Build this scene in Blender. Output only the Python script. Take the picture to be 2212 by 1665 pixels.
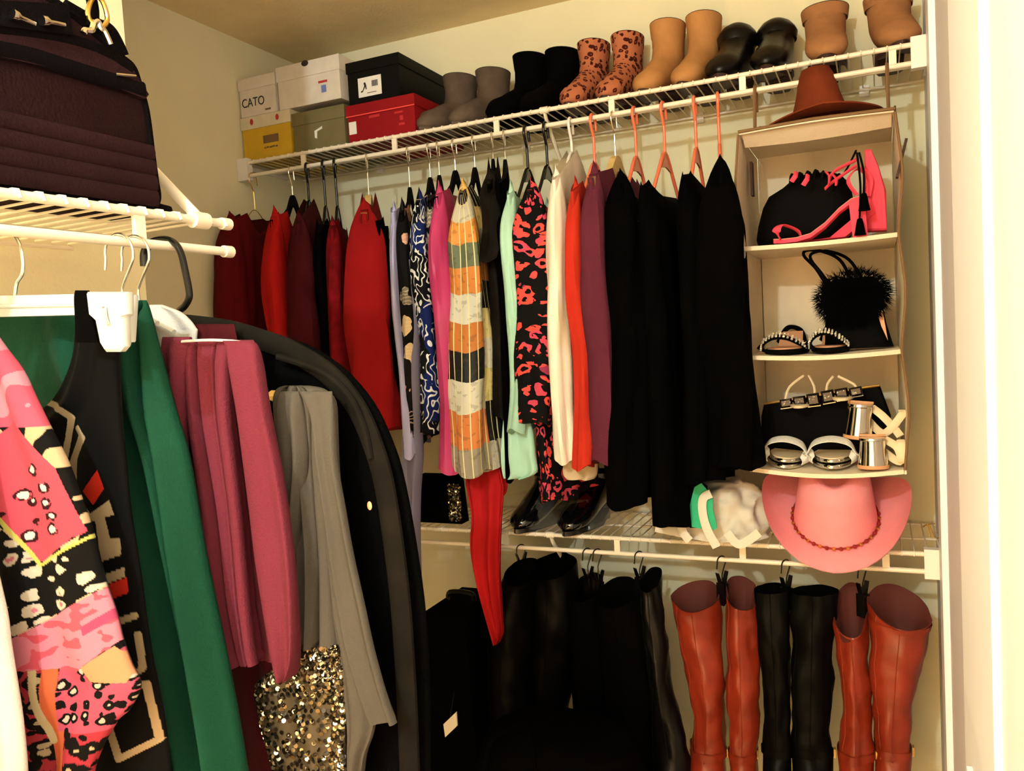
import bpy, math, random
import numpy as np
from mathutils import Vector, Matrix, noise

# ------------------------------------------------------------------ camera, world, light, exposure
for o in list(bpy.data.objects): bpy.data.objects.remove(o)
scene = bpy.context.scene
COL = scene.collection
PI = math.pi
IMG_W, IMG_H, FPX = 2212, 1665, 1761.8
CAM = Vector((1.4792, -2.2326, 1.5783))
YAW, PITCH, ROLL = 0.42325, -0.06121, -0.05726
cy, sy, cp, sp = math.cos(YAW), math.sin(YAW), math.cos(PITCH), math.sin(PITCH)
FWD = Vector((-sy * cp, cy * cp, sp)); RT0 = Vector((cy, sy, 0)); UP0 = RT0.cross(FWD)
RT = RT0 * math.cos(ROLL) + UP0 * math.sin(ROLL); UPV = -RT0 * math.sin(ROLL) + UP0 * math.cos(ROLL)
cam_data = bpy.data.cameras.new('camera'); cam = bpy.data.objects.new('camera', cam_data); COL.objects.link(cam)
m = Matrix.Identity(4)
for i in range(3):
    m[i][0], m[i][1], m[i][2], m[i][3] = RT[i], UPV[i], -FWD[i], CAM[i]
cam.matrix_world = m
cam_data.sensor_fit = 'HORIZONTAL'; cam_data.sensor_width = 36.0
cam_data.lens = 36.0 * FPX / IMG_W; cam_data.clip_start = 0.02
scene.camera = cam

world = bpy.data.worlds.new('world'); scene.world = world; world.use_nodes = True
world.node_tree.nodes['Background'].inputs[0].default_value = (1.0, 0.60, 0.27, 1)
world.node_tree.nodes['Background'].inputs[1].default_value = 7.0
scene.view_settings.view_transform = 'Standard'; scene.view_settings.look = 'None'
scene.view_settings.exposure = 0.15; scene.view_settings.gamma = 1.0
scene.view_settings.use_curve_mapping = False
LAMP_AT = Vector((1.05, -2.9, 2.30)); LAMP_W = 76.0

def at(x, y, X=None, Y=None, Z=None):          # the point of a photo ray on a real plane of the room
    d = FWD + RT * ((x - 1106) / FPX) + UPV * ((832.5 - y) / FPX)
    if X is not None: t = (X - CAM.x) / d.x
    elif Y is not None: t = (Y - CAM.y) / d.y
    else: t = (Z - CAM.z) / d.z
    return CAM + d * t

# ------------------------------------------------------------------ helpers
rnd = random.Random(7)
def tag(o, label=None, cat=None, group=None, kind=None):
    if label: o['label'] = label
    if cat: o['category'] = cat
    if group: o['group'] = group
    if kind: o['kind'] = kind
    return o
def thing(name, label, cat, loc=(0, 0, 0), rz=0.0, group=None, rot=None):
    o = bpy.data.objects.new(name, None); COL.objects.link(o)
    o.empty_display_size = 0.05; o.location = loc
    o.rotation_euler = rot if rot else (0, 0, rz)
    return tag(o, label, cat, group)
class MB:
    def __init__(s): s.v = []; s.f = []; s.uv = {}; s.mi = []
    def add(s, vs, fs, uvs=None, mi=0):
        b = len(s.v); s.v += [tuple(v) for v in vs]
        for k, f in enumerate(fs):
            if uvs: s.uv[len(s.f)] = [uvs[i] for i in f]
            s.f.append(tuple(i + b for i in f)); s.mi.append(mi)
        return s
    def box(s, c, d, rot=None, mi=0):
        hx, hy, hz = d[0] / 2, d[1] / 2, d[2] / 2; c = Vector(c)
        vs = [Vector((x, y, z)) for z in (-hz, hz) for y in (-hy, hy) for x in (-hx, hx)]
        if rot is not None: vs = [rot @ v for v in vs]
        return s.add([v + c for v in vs], [(0, 2, 3, 1), (4, 5, 7, 6), (0, 1, 5, 4), (2, 6, 7, 3), (0, 4, 6, 2), (1, 3, 7, 5)], mi=mi)
    def rings(s, rs, closed=True, cap=(True, True), uvs=None, mi=0):
        n = len(rs[0]); vs = [v for r in rs for v in r]; fs = []; uu = None
        if uvs: uu = [u for r in uvs for u in r]
        m_ = n if closed else n - 1
        for i in range(len(rs) - 1):
            for j in range(m_):
                a = i * n + j; b = i * n + (j + 1) % n
                fs.append((a, b, b + n, a + n))
        if closed and cap[0]: fs.append(tuple(range(n - 1, -1, -1)))
        if closed and cap[1]: fs.append(tuple(range((len(rs) - 1) * n, len(rs) * n)))
        return s.add(vs, fs, uu, mi)
    def tube(s, pts, r, n=8, closed=False, flat=1.0, up=None, mi=0):
        pts = [Vector(p) for p in pts]; k = len(pts)
        rr = r if isinstance(r, (list, tuple)) else [r] * k
        rs = []; prev = None
        for i, p in enumerate(pts):
            if closed: t = pts[(i + 1) % k] - pts[i - 1]
            else: t = pts[min(i + 1, k - 1)] - pts[max(i - 1, 0)]
            t.normalize()
            if up is not None: a = Vector(up) - t * Vector(up).dot(t)
            elif prev is not None: a = prev - t * prev.dot(t)
            else: a = t.orthogonal()
            if a.length < 1e-6: a = t.orthogonal()
            a.normalize(); prev = a; b = t.cross(a)
            rs.append([p + (a * math.cos(2 * PI * j / n) * flat + b * math.sin(2 * PI * j / n)) * rr[i] for j in range(n)])
        if closed: rs.append(rs[0]); return s.rings(rs, cap=(False, False), mi=mi)
        return s.rings(rs, mi=mi)
    def lathe(s, prof, n=32, c=(0, 0, 0), ex=1.0, ey=1.0, cap=(True, True), fn=None, mi=0):
        rs = []
        for (r, z) in prof:
            ring = []
            for j in range(n):
                a = 2 * PI * j / n; v = Vector((r * math.cos(a) * ex, r * math.sin(a) * ey, z))
                if fn: v = fn(v, a)
                ring.append(v + Vector(c))
            rs.append(ring)
        return s.rings(rs, cap=cap, mi=mi)
    def prism(s, outline, z0, z1, axis='z', mi=0, bev=0.0):
        def mp(a, b, c):
            return (a, b, c) if axis == 'z' else ((a, c, b) if axis == 'y' else (c, a, b))
        if bev > 0:
            cx = sum(p[0] for p in outline) / len(outline); cy_ = sum(p[1] for p in outline) / len(outline)
            def ins(d): 
                out = []
                for p in outline:
                    l = math.hypot(p[0] - cx, p[1] - cy_) or 1
                    out.append((p[0] - (p[0] - cx) / l * d, p[1] - (p[1] - cy_) / l * d))
                return out
            lv = [(ins(bev), z0), (outline, z0 + bev), (outline, z1 - bev), (ins(bev), z1)]
        else: lv = [(outline, z0), (outline, z1)]
        return s.rings([[mp(p[0], p[1], z) for p in o] for o, z in lv], mi=mi)
    def build(s, name, mat, parent=None, smooth=True, angle=40):
        me = bpy.data.meshes.new(name); me.from_pydata(s.v, [], s.f)
        mats = mat if isinstance(mat, (list, tuple)) else [mat]
        for mm in mats: me.materials.append(mm)
        if len(mats) > 1: me.polygons.foreach_set('material_index', s.mi)
        if s.uv:
            ul = me.uv_layers.new(name='UVMap')
            for p in me.polygons:
                if p.index in s.uv:
                    for li, uv in zip(p.loop_indices, s.uv[p.index]): ul.data[li].uv = uv
        me.update()
        import bmesh
        bm = bmesh.new(); bm.from_mesh(me); bmesh.ops.recalc_face_normals(bm, faces=bm.faces); bm.to_mesh(me); bm.free()
        if smooth:
            me.polygons.foreach_set('use_smooth', [True] * len(me.polygons))
            me.set_sharp_from_angle(angle=math.radians(angle))
        o = bpy.data.objects.new(name, me); COL.objects.link(o)
        if parent is not None: o.parent = parent
        return o
def share(src, name, parent, loc=None, rot=None):
    o = bpy.data.objects.new(name, src.data); COL.objects.link(o)
    if parent is not None: o.parent = parent
    if loc is not None: o.location = loc
    if rot is not None: o.rotation_euler = rot
    return o
def spline(pts, n=8, closed=False):
    P = [Vector(p) for p in pts]; out = []; k = len(P)
    for i in range(k if closed else k - 1):
        if closed: a, b, c, d = P[i - 1], P[i], P[(i + 1) % k], P[(i + 2) % k]
        else: a, b, c, d = P[max(i - 1, 0)], P[i], P[i + 1], P[min(i + 2, k - 1)]
        for j in range(n):
            t = j / n
            out.append(0.5 * ((2 * b) + (c - a) * t + (2 * a - 5 * b + 4 * c - d) * t * t + (3 * b - a - 3 * c + d) * t ** 3))
    if not closed: out.append(P[-1])
    return out
def lerp(a, b, t): return a + (b - a) * t
def curve(keys, t):                                # piecewise smooth interpolation of (t, value) keys
    if t <= keys[0][0]: return keys[0][1]
    for (a, va), (b, vb) in zip(keys, keys[1:]):
        if t <= b:
            s = (t - a) / (b - a) if b > a else 0; s = s * s * (3 - 2 * s) * .5 + s * .5
            return lerp(va, vb, s)
    return keys[-1][1]
def lin(c):                                        # 0-255 sRGB to linear
    return tuple((x / 255 / 12.92 if x / 255 <= .04045 else ((x / 255 + .055) / 1.055) ** 2.4) for x in c)

# ------------------------------------------------------------------ materials
def nodes(name):
    mt = bpy.data.materials.new(name); mt.use_nodes = True
    nt = mt.node_tree; return mt, nt, nt.nodes['Principled BSDF']
def link(nt, a, b): nt.links.new(a, b)
def mat(name, col, rough=.6, metal=0, bump=0, bscale=200, var=0, vscale=8, sheen=0, coat=0, spec=.5, alpha=1, trans=0, stretch=None, emit=0):
    mt, nt, b = nodes(name); c = lin(col)
    b.inputs['Base Color'].default_value = (*c, 1); b.inputs['Roughness'].default_value = rough; b.inputs['Metallic'].default_value = metal
    b.inputs['Sheen Weight'].default_value = sheen; b.inputs['Coat Weight'].default_value = coat
    b.inputs['Specular IOR Level'].default_value = spec; b.inputs['Alpha'].default_value = alpha; b.inputs['Transmission Weight'].default_value = trans
    tc = nt.nodes.new('ShaderNodeTexCoord'); src = tc.outputs['Object']
    if stretch:
        mp = nt.nodes.new('ShaderNodeMapping'); mp.inputs['Scale'].default_value = stretch; link(nt, src, mp.inputs[0]); src = mp.outputs[0]
    if var:
        nz = nt.nodes.new('ShaderNodeTexNoise'); nz.inputs['Scale'].default_value = vscale; nz.inputs['Detail'].default_value = 4; link(nt, src, nz.inputs[0])
        rp = nt.nodes.new('ShaderNodeValToRGB')
        rp.color_ramp.elements[0].position = .3; rp.color_ramp.elements[1].position = .7
        rp.color_ramp.elements[0].color = (*[x * (1 - var) for x in c], 1); rp.color_ramp.elements[1].color = (*[min(1, x * (1 + var)) for x in c], 1)
        link(nt, nz.outputs[0], rp.inputs[0]); link(nt, rp.outputs[0], b.inputs['Base Color'])
    if bump:
        nz = nt.nodes.new('ShaderNodeTexNoise'); nz.inputs['Scale'].default_value = bscale; nz.inputs['Detail'].default_value = 3; link(nt, src, nz.inputs[0])
        bp = nt.nodes.new('ShaderNodeBump'); bp.inputs['Strength'].default_value = bump; bp.inputs['Distance'].default_value = .002
        link(nt, nz.outputs[0], bp.inputs['Height']); link(nt, bp.outputs[0], b.inputs['Normal'])
    if emit:
        b.inputs['Emission Color'].default_value = (*c, 1); b.inputs['Emission Strength'].default_value = emit
    return mt
def cloth(name, col, rough=.92, sheen=.0, var=.12, bump=.35, spec=.15): return mat(name, col, rough, bump=bump, bscale=450, var=var, vscale=6, sheen=sheen, spec=spec)
def attr_mat(name, rough=.9, spec=.15, bump=.25):       # print stored per face on the cloth
    mt, nt, b = nodes(name); a = nt.nodes.new('ShaderNodeVertexColor'); a.layer_name = 'print'
    link(nt, a.outputs[0], b.inputs['Base Color']); b.inputs['Roughness'].default_value = rough; b.inputs['Specular IOR Level'].default_value = spec
    nz = nt.nodes.new('ShaderNodeTexNoise'); nz.inputs['Scale'].default_value = 500
    bp = nt.nodes.new('ShaderNodeBump'); bp.inputs['Strength'].default_value = bump; bp.inputs['Distance'].default_value = .001
    link(nt, nz.outputs[0], bp.inputs['Height']); link(nt, bp.outputs[0], b.inputs['Normal'])
    return mt
M = {}
M['wall'] = mat('wall_paint', (236, 228, 192), .85, bump=.25, bscale=160, var=.03, vscale=5, spec=.2)
M['wall_white'] = mat('white_wall_paint', (236, 232, 240), .7, bump=.15, bscale=160, spec=.3)
M['ceiling'] = mat('ceiling_paint', (244, 222, 176), .95, bump=.4, bscale=120, var=.04, vscale=14, spec=.1)
M['trim'] = mat('white_trim_paint', (240, 239, 246), .45)
M['floor'] = mat('carpet', (216, 196, 164), .95, bump=.8, bscale=300, var=.15, vscale=60, spec=.1)
M['wire'] = mat('white_vinyl_wire', (240, 228, 205), .35)
M['plastic_w'] = mat('white_plastic', (240, 234, 226), .35)
M['black'] = cloth('black_cloth', (3, 3, 3), var=.1, spec=.02)
M['black_knit'] = cloth('black_knit', (4, 3, 4), var=.2, bump=.6, spec=.03)
M['black_velvet'] = mat('black_velvet', (6, 5, 6), .9, spec=.1)
M['black_plastic'] = mat('black_plastic', (8, 8, 8), .25)
M['chrome'] = mat('chrome_wire', (240, 236, 226), .25, 1)
M['gold'] = mat('brass', (220, 180, 100), .25, 1)

# ------------------------------------------------------------------ the room
XL, XN, XR, YJ, YF, ZC = -0.236, 0.40, 1.598, -1.258, -3.4, 2.505
def struct(name, mb, mt, smooth=False): return tag(mb.build(name, mt, None, smooth), kind='structure')
def slab(name, a, b, mt):
    c = [(a[i] + b[i]) / 2 for i in range(3)]; d = [abs(b[i] - a[i]) for i in range(3)]
    return struct(name, MB().box(c, d), mt)
T_ = 0.08
slab('wall_back', (XL - T_, 0, 0), (XR + T_, T_, ZC), M['wall'])
slab('wall_left', (XL - T_, YJ - T_, 0), (XL, 0, ZC), M['wall'])
slab('wall_jog', (XL, YJ - T_, 0), (XN - T_, YJ, ZC), M['wall'])
slab('wall_left_near', (XN - T_, YF, 0), (XN, YJ, ZC), M['wall'])
slab('wall_right', (XR, YF, 0), (XR + T_, 0, ZC), M['wall_white'])
slab('wall_front', (XL - T_, YF - T_, 0), (0.62, YF, ZC), M['wall'])
slab('wall_front_over_door', (0.62, YF - T_, 2.06), (1.45, YF, ZC), M['wall'])
slab('wall_front_beside_door', (1.45, YF - T_, 0), (XR + T_, YF, ZC), M['wall'])
slab('floor', (XL - T_, YF - T_, -.06), (XR + T_, T_, 0), M['floor'])
slab('ceiling', (XL - T_, YF - T_, ZC), (XR + T_, T_, ZC + .06), M['ceiling'])
for n_, (a, b) in enumerate([((XL, -.012, 0), (XR, 0, .09)), ((XL, YJ, 0), (XL + .012, -.012, .09))]):
    slab(('baseboard_back', 'baseboard_left')[n_], a, b, M['trim'])
slab('trim_1', (XR - .012, -.405, 0), (XR, -.322, 2.20), M['trim'])
slab('trim_2', (XR - .016, -1.14, 0), (XR, -1.06, 2.12), M['trim'])
d = MB().box((XR - .018, -1.54, 1.03), (.035, .78, 2.03))
door = struct('door_1', d, M['trim'])
for zc, hh in ((.62, .9), (1.52, .72)):
    for yc in (-1.36, -1.72):
        MB().box((XR - .038, yc, zc), (.006, .26, hh)).build('panel', M['trim'], door, False)
# ceiling lamp (behind the camera)
lamp = thing('ceiling_lamp', 'small round glass ceiling lamp near the closet door', 'lamp', (LAMP_AT.x, LAMP_AT.y, ZC))
MB().lathe([(.075, 0), (.075, -.02), (.05, -.035), (.02, -.04)], 32).build('base', M['plastic_w'], lamp)
MB().lathe([(.012, -.03), (.012, -.10), (.03, -.11), (.028, -.135), (.012, -.14)], 24).build('bulb_socket', M['plastic_w'], lamp)
MB().lathe([(.001, LAMP_AT.z - ZC - .060), (.030, LAMP_AT.z - ZC - .058), (.032, LAMP_AT.z - ZC - .052), (.001, LAMP_AT.z - ZC - .050)], 40).build('light_block_plate', M['gold'], lamp)  # unseen disc added under the bulb to cut its steep downward light
for a_ in (0, 2.09, 4.19): MB().tube([(.05 * math.cos(a_), .05 * math.sin(a_), -.02), (.030 * math.cos(a_), .030 * math.sin(a_), LAMP_AT.z - ZC - .053)], .0012, 6).build('stem', M['gold'], lamp)
ld = bpy.data.lights.new('bulb', 'POINT'); ld.energy = LAMP_W; ld.color = (.83, .97, 1.0); ld.shadow_soft_size = .026
lo = bpy.data.objects.new('bulb', ld); COL.objects.link(lo); lo.parent = lamp; lo.location = (0, 0, LAMP_AT.z - ZC)

# ------------------------------------------------------------------ wire shelves
S12 = 0.3048
def wire_shelf(name, label, L, depth, lip, post_off, loc, rz, brace_at=(), brace_up=False, ends=(True, True), clips=()):
    """local x along the shelf, y=0 front rail, y=depth at the wall, z=0 deck"""
    t = thing(name, label, 'shelf', loc, rz)
    for nm, y, z, r in (('front_rail', 0, 0, .0055), ('hang_rail', 0, -lip, .0058), ('back_rail', depth - .012, -.004, .0032), ('middle_rail', depth * .5, -.0052, .003)):
        MB().tube([(0, y, z), (L, y, z)], r, 10).build(nm, M['wire'], t)
    n = int(L / .0254); w0 = None
    for i in range(n + 1):
        x = min(L - .004, .006 + i * (L - .012) / n)
        if w0 is None:
            w0 = MB().tube([(0, -.0075, -.004), (0, -.005, .0045), (0, .004, .0062), (0, depth - .012, .0022), (0, depth - .012, -.006)], .0017, 6).build('wire', M['wire'], t); w0.location = (x, 0, 0)
        else: share(w0, 'wire', t, (x, 0, 0))
    p0 = None; x = post_off
    while x < L:
        if x > 0:
            if p0 is None:
                p0 = MB().box((0, 0, -lip / 2), (.0145, .006, lip + .006)).build('lip_post', M['wire'], t); p0.location = (x, 0, 0)
            else: share(p0, 'lip_post', t, (x, 0, 0))
        x += S12
    for x in brace_at:
        if brace_up:
            MB().tube([(x, 0, .002), (x, depth, .30)], .0075, 10, flat=.5, up=(1, 0, 0)).tube([(x - .012, 0, .0), (x + .012, 0, 0)], .0105, 12).build('brace', M['wire'], t)
        else:
            MB().tube([(x, 0, 0), (x, .012, -.02), (x, depth - .004, -.30)], .0075, 10, flat=.55, up=(1, 0, 0)).tube([(x - .010, 0, 0), (x + .010, 0, 0)], .0085, 12).build('brace', M['wire'], t)
    for x in clips:
        MB().box((x, depth - .006, -.006), (.022, .012, .026)).build('wall_clip', M['plastic_w'], t)
    for e, x in zip(ends, (0, L)):
        if e == True:
            sx = 1 if x == 0 else -1
            MB().box((x + sx * .019, -.001, -lip / 2), (.038, .022, lip + .026)).box((x + sx * .003, depth * .35, -.008), (.006, depth * .7, .012)).build('end_bracket', M['plastic_w'], t, False)
        elif e == 'cap':
            for zz in (0, -lip):
                MB().tube([(x - .008, 0, zz), (x + .006, 0, zz), (x + .009, 0, zz)], [.0078, .0078, .005], 12).build('end_cap', M['wire'], t)
    return t
Z_UP, Z_LO, D_SH, LIP = 2.13, 1.0594, 0.305, 0.038
wire_shelf('wire_shelf', 'long white wire shelf carrying the boxes and ankle boots', XR - XL - .004, D_SH - .002, LIP, -XL - .002, (XL + .002, -D_SH, Z_UP), 0, brace_at=(.975,), clips=(.3, .8, 1.3, 1.7))
wire_shelf('wire_shelf', 'white wire shelf under the pink hat, with boots hung below', XR - XL - .004, D_SH - .002, LIP, (0.5688 - 2 * S12 - XL - .002), (XL + .002, -D_SH, Z_LO), 0, brace_at=(.93,), clips=(.3, .8, 1.3, 1.7))
Z_LF, X_LF, Y_LF = 1.745, 0.705, -1.396
# runs along the near left wall: local x -> -Y world, local y -> -X world
wire_shelf('wire_shelf', 'white wire shelf with capped rails under the dark handbag', 1.8, X_LF - XN - .002, .036, 1.8 - 0.140 - 5 * S12, (X_LF, Y_LF - 1.8, Z_LF), PI / 2, brace_at=(1.8 - .046,), brace_up=True, ends=('none', 'cap'), clips=(.4, 1.2))
# ------------------------------------------------------------------ cloth patterns (flat print, laid out on the cloth's own UV in metres)
class NT:
    def __init__(s, name, rough=.9, spec=.15, uv=True, scale=(1, 1, 1), bump=.25):
        s.mt, s.nt, s.b = nodes(name); s.b.inputs['Roughness'].default_value = rough; s.b.inputs['Specular IOR Level'].default_value = spec
        tc = s.n('TexCoord'); mp = s.n('Mapping'); mp.inputs['Scale'].default_value = scale
        s.l(tc.outputs['UV' if uv else 'Object'], mp.inputs[0]); s.co = mp.outputs[0]
        if bump:
            nz = s.n('TexNoise'); nz.inputs['Scale'].default_value = 450; s.l(s.co, nz.inputs[0])
            bp = s.n('Bump'); bp.inputs['Strength'].default_value = bump; bp.inputs['Distance'].default_value = .001
            s.l(nz.outputs[0], bp.inputs['Height']); s.l(bp.outputs[0], s.b.inputs['Normal'])
    def n(s, t): return s.nt.nodes.new('ShaderNode' + t)
    def l(s, a, b): s.nt.links.new(a, b)
    def noise(s, scale, detail=2, co=None):
        z = s.n('TexNoise'); z.inputs['Scale'].default_value = scale; z.inputs['Detail'].default_value = detail; s.l(co or s.co, z.inputs[0]); return z
    def warp(s, amount, scale):
        z = s.noise(scale); v = s.n('VectorMath'); v.operation = 'SCALE'; v.inputs['Scale'].default_value = amount; s.l(z.outputs['Color'], v.inputs[0])
        a = s.n('VectorMath'); a.operation = 'ADD'; s.l(s.co, a.inputs[0]); s.l(v.outputs[0], a.inputs[1]); return a.outputs[0]
    def vor(s, scale, co=None, rand=1.0):
        v = s.n('TexVoronoi'); v.inputs['Scale'].default_value = scale; v.inputs['Randomness'].default_value = rand; s.l(co or s.co, v.inputs['Vector']); return v
    def ramp(s, fac, stops, const=True):
        r = s.n('ValToRGB'); cr = r.color_ramp; cr.interpolation = 'CONSTANT' if const else 'LINEAR'
        while len(cr.elements) < len(stops): cr.elements.new(.5)
        for e, (p_, c) in zip(cr.elements, stops):
            e.position = p_; e.color = (*lin(c), 1) if max(c) > 1.001 or c == (0, 0, 0) else (*c, 1)
        s.l(fac, r.inputs[0]); return r.outputs[0]
    def mask(s, fac, stops): return s.ramp(fac, [(p_, (v_ * 1.0,) * 3 if v_ else (0, 0, 0)) for p_, v_ in stops])
    def mul(s, a, b):
        m_ = s.n('Math'); m_.operation = 'MULTIPLY'; s.l(a, m_.inputs[0]); s.l(b, m_.inputs[1]); return m_.outputs[0]
    def mx(s, fac, a, b):
        m_ = s.n('Mix'); m_.data_type = 'RGBA'
        s.l(fac, m_.inputs[0])
        for v_, i_ in ((a, 6), (b, 7)):
            if isinstance(v_, tuple): m_.inputs[i_].default_value = (*lin(v_), 1)
            else: s.l(v_, m_.inputs[i_])
        return m_.outputs[2]
    def done(s, col): s.l(col, s.b.inputs['Base Color']); return s.mt
W1 = (1.0, 1.0, 1.0)
def m_leopard(name, base, spot, fill, scale=30, uv=True, rough=.8, holes=.45):
    t = NT(name, rough, uv=uv); co = t.warp(.02, 40); v = t.vor(scale, co)
    ring = t.mask(v.outputs['Distance'], [(0, 0), (.17, 1), (.44, 0)])
    hole = t.mask(t.noise(scale * 1.4, 1, co).outputs[0], [(0, 0), (holes, 1)])
    col = t.mx(t.mask(v.outputs['Distance'], [(0, 1), (.22, 0)]), base, fill)
    return t.done(t.mx(t.mul(ring, hole), col, spot))
def m_coral(name):
    t = NT(name, .85); co = t.warp(.025, 36); v = t.vor(34, co)
    ring = t.mask(v.outputs['Distance'], [(0, 0), (.2, 1), (.46, 0)]); hole = t.mask(t.noise(34, 1).outputs[0], [(0, 0), (.43, 1)])
    c = t.ramp(t.noise(14).outputs[0], [(0, (205, 70, 90)), (.45, (235, 78, 70)), (.62, (150, 50, 80))])
    v2 = t.vor(45, t.warp(.02, 60)); sp_ = t.mul(t.mask(v2.outputs['Distance'], [(0, 1), (.3, 0)]), t.mask(v2.outputs['Color'], [(0, 0), (.5, 1)]))
    a = t.mx(t.mul(ring, hole), (6, 4, 6), c); return t.done(t.mx(sp_, a, c))
def m_floral(name):
    t = NT(name, .85); v = t.vor(16, t.warp(.05, 22)); w_ = t.n('TexWave'); w_.wave_type = 'RINGS'; w_.inputs['Scale'].default_value = 30; w_.inputs['Distortion'].default_value = 9; t.l(t.co, w_.inputs[0])
    f = t.mask(v.outputs['Distance'], [(0, 1), (.40, 0)]); c = t.ramp(v.outputs['Color'], [(0, (120, 118, 105)), (.4, (212, 160, 140)), (.65, (214, 190, 150)), (.8, (15, 12, 14))])
    c = t.mx(t.mask(w_.outputs[0], [(0, 0), (.8, .45)]), c, (235, 205, 180))
    return t.done(t.mx(f, (8, 7, 8), c))
def m_bandana(name):
    t = NT(name, .85); base = t.ramp(t.noise(7).outputs[0], [(0, (8, 8, 14)), (.52, (18, 32, 90))], True)
    w_ = t.n('TexWave'); w_.wave_type = 'RINGS'; w_.rings_direction = 'SPHERICAL'; w_.inputs['Scale'].default_value = 9; w_.inputs['Distortion'].default_value = 14; w_.inputs['Detail'].default_value = 1; w_.inputs['Detail Scale'].default_value = 3; t.l(t.co, w_.inputs[0])
    ln = t.mul(t.mask(w_.outputs[0], [(0, 0), (.86, 1)]), t.mask(t.noise(18).outputs[0], [(0, 0), (.44, 1)]))
    v = t.vor(17); r1 = t.mul(t.mask(v.outputs['Distance'], [(0, 0), (.1, 1), (.17, 0), (.30, 1), (.36, 0)]), t.mask(v.outputs['Color'], [(0, 0), (.55, 1)]))
    return t.done(t.mx(r1, t.mx(ln, base, (225, 225, 222)), (225, 225, 222)))
def m_pleat(name, y0, y1, bands):
    t = NT(name, .6, .3); sx = t.n('SeparateXYZ'); t.l(t.co, sx.inputs[0])
    mr = t.n('MapRange'); mr.inputs[1].default_value = y0; mr.inputs[2].default_value = y1; t.l(sx.outputs[1], mr.inputs[0])
    nz = t.noise(25); ad = t.n('Math'); ad.operation = 'MULTIPLY_ADD'; ad.inputs[1].default_value = .03; t.l(nz.outputs[0], ad.inputs[0]); t.l(mr.outputs[0], ad.inputs[2])
    c = t.ramp(ad.outputs[0], bands)
    br = t.noise(60, 3); c2 = t.mx(t.mask(br.outputs[0], [(0, 0), (.58, .3)]), c, (60, 45, 25))
    md = t.n('Math'); md.operation = 'MULTIPLY'; md.inputs[1].default_value = 62; t.l(sx.outputs[0], md.inputs[0]); fr = t.n('Math'); fr.operation = 'FRACT'; t.l(md.outputs[0], fr.inputs[0])
    return t.done(t.mx(t.mask(fr.outputs[0], [(0, 1), (.12, 0)]), c2, (226, 212, 160)))
def m_tiedye(name, a, b, c=None, scale=4, rough=.85):
    t = NT(name, rough, .3 if rough < .6 else .15); n_ = t.noise(scale, 3)
    return t.done(t.ramp(n_.outputs[0], [(.3, a), (.55, b), (.75, c or a)], False))
PLEAT = [(0, (150, 140, 120)), (.05, (205, 120, 60)), (.17, (205, 200, 180)), (.28, (10, 8, 8)), (.38, (190, 115, 50)), (.48, (205, 205, 190)), (.58, (200, 125, 55)), (.67, (95, 105, 80)), (.76, (215, 140, 60)), (.84, (190, 185, 165)), (.92, (215, 165, 80))]
PLEAT2 = [(0, (170, 165, 150)), (.06, (12, 10, 10)), (.20, (205, 190, 120)), (.32, (200, 196, 175)), (.42, (214, 196, 130)), (.52, (10, 8, 8)), (.62, (190, 110, 50)), (.72, (160, 155, 140)), (.80, (214, 180, 100)), (.88, (12, 10, 10)), (.95, (190, 190, 170))]
M.update(
    dkred=cloth('dark_red_wool', (92, 8, 12)), red=cloth('bright_red_jersey', (180, 24, 22)), maroon=cloth('maroon_knit', (64, 8, 13), bump=.6), redknit=mat('dark_red_bobble_knit', (112, 12, 18), .95, bump=1.0, bscale=70, var=.3, vscale=40, spec=.1),
    cardi=cloth('red_cardigan', (138, 14, 16)), lav=cloth('lavender_cotton', (172, 172, 214)), magenta=m_tiedye('magenta_satin', (176, 48, 98), (186, 56, 106), (160, 56, 70), 5, .45),
    floral=m_floral('floral_print'), bandana=m_bandana('bandana_print'), mint=cloth('mint_cotton', (172, 214, 190)), coral_print=m_coral('coral_animal_print'), cream=m_tiedye('cream_jersey', (240, 230, 205), (238, 232, 215), (240, 226, 160), 6),
    orange_red=cloth('orange_red_knit', (188, 46, 28)), plum=cloth('plum_knit', (92, 36, 52), bump=.6), mauve=cloth('mauve_knit', (98, 36, 50), bump=.5, var=.08), sheer=mat('sheer_black', (18, 13, 9), .8, bump=.5, bscale=60, var=.8, vscale=14, spec=.1),
    satin_black=mat('black_satin', (10, 9, 9), .3), grey_drape=cloth('grey_jersey', (74, 69, 62)), green=cloth('green_satin', (7, 56, 38), rough=.8), white_cloth=cloth('white_satin', (180, 175, 170), rough=.5),
    tan_cuff=cloth('tan_cotton', (200, 176, 140)), coat=cloth('black_coat', (4, 4, 4), bump=.6, spec=.02), suede=mat('dark_suede_trim', (18, 15, 11), .9, bump=.6, bscale=90, var=.35, vscale=30, spec=.1), grey_floral=m_floral('grey_floral_print'))
M['wood'] = mat('pale_wood', (206, 176, 110), .5, var=.15, vscale=20, stretch=(1, 1, 8)); M['coral_plastic'] = mat('coral_plastic', (240, 120, 84), .3); M['clear'] = mat('clear_plastic', (225, 228, 222), .25, trans=.35, spec=.6)

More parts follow.
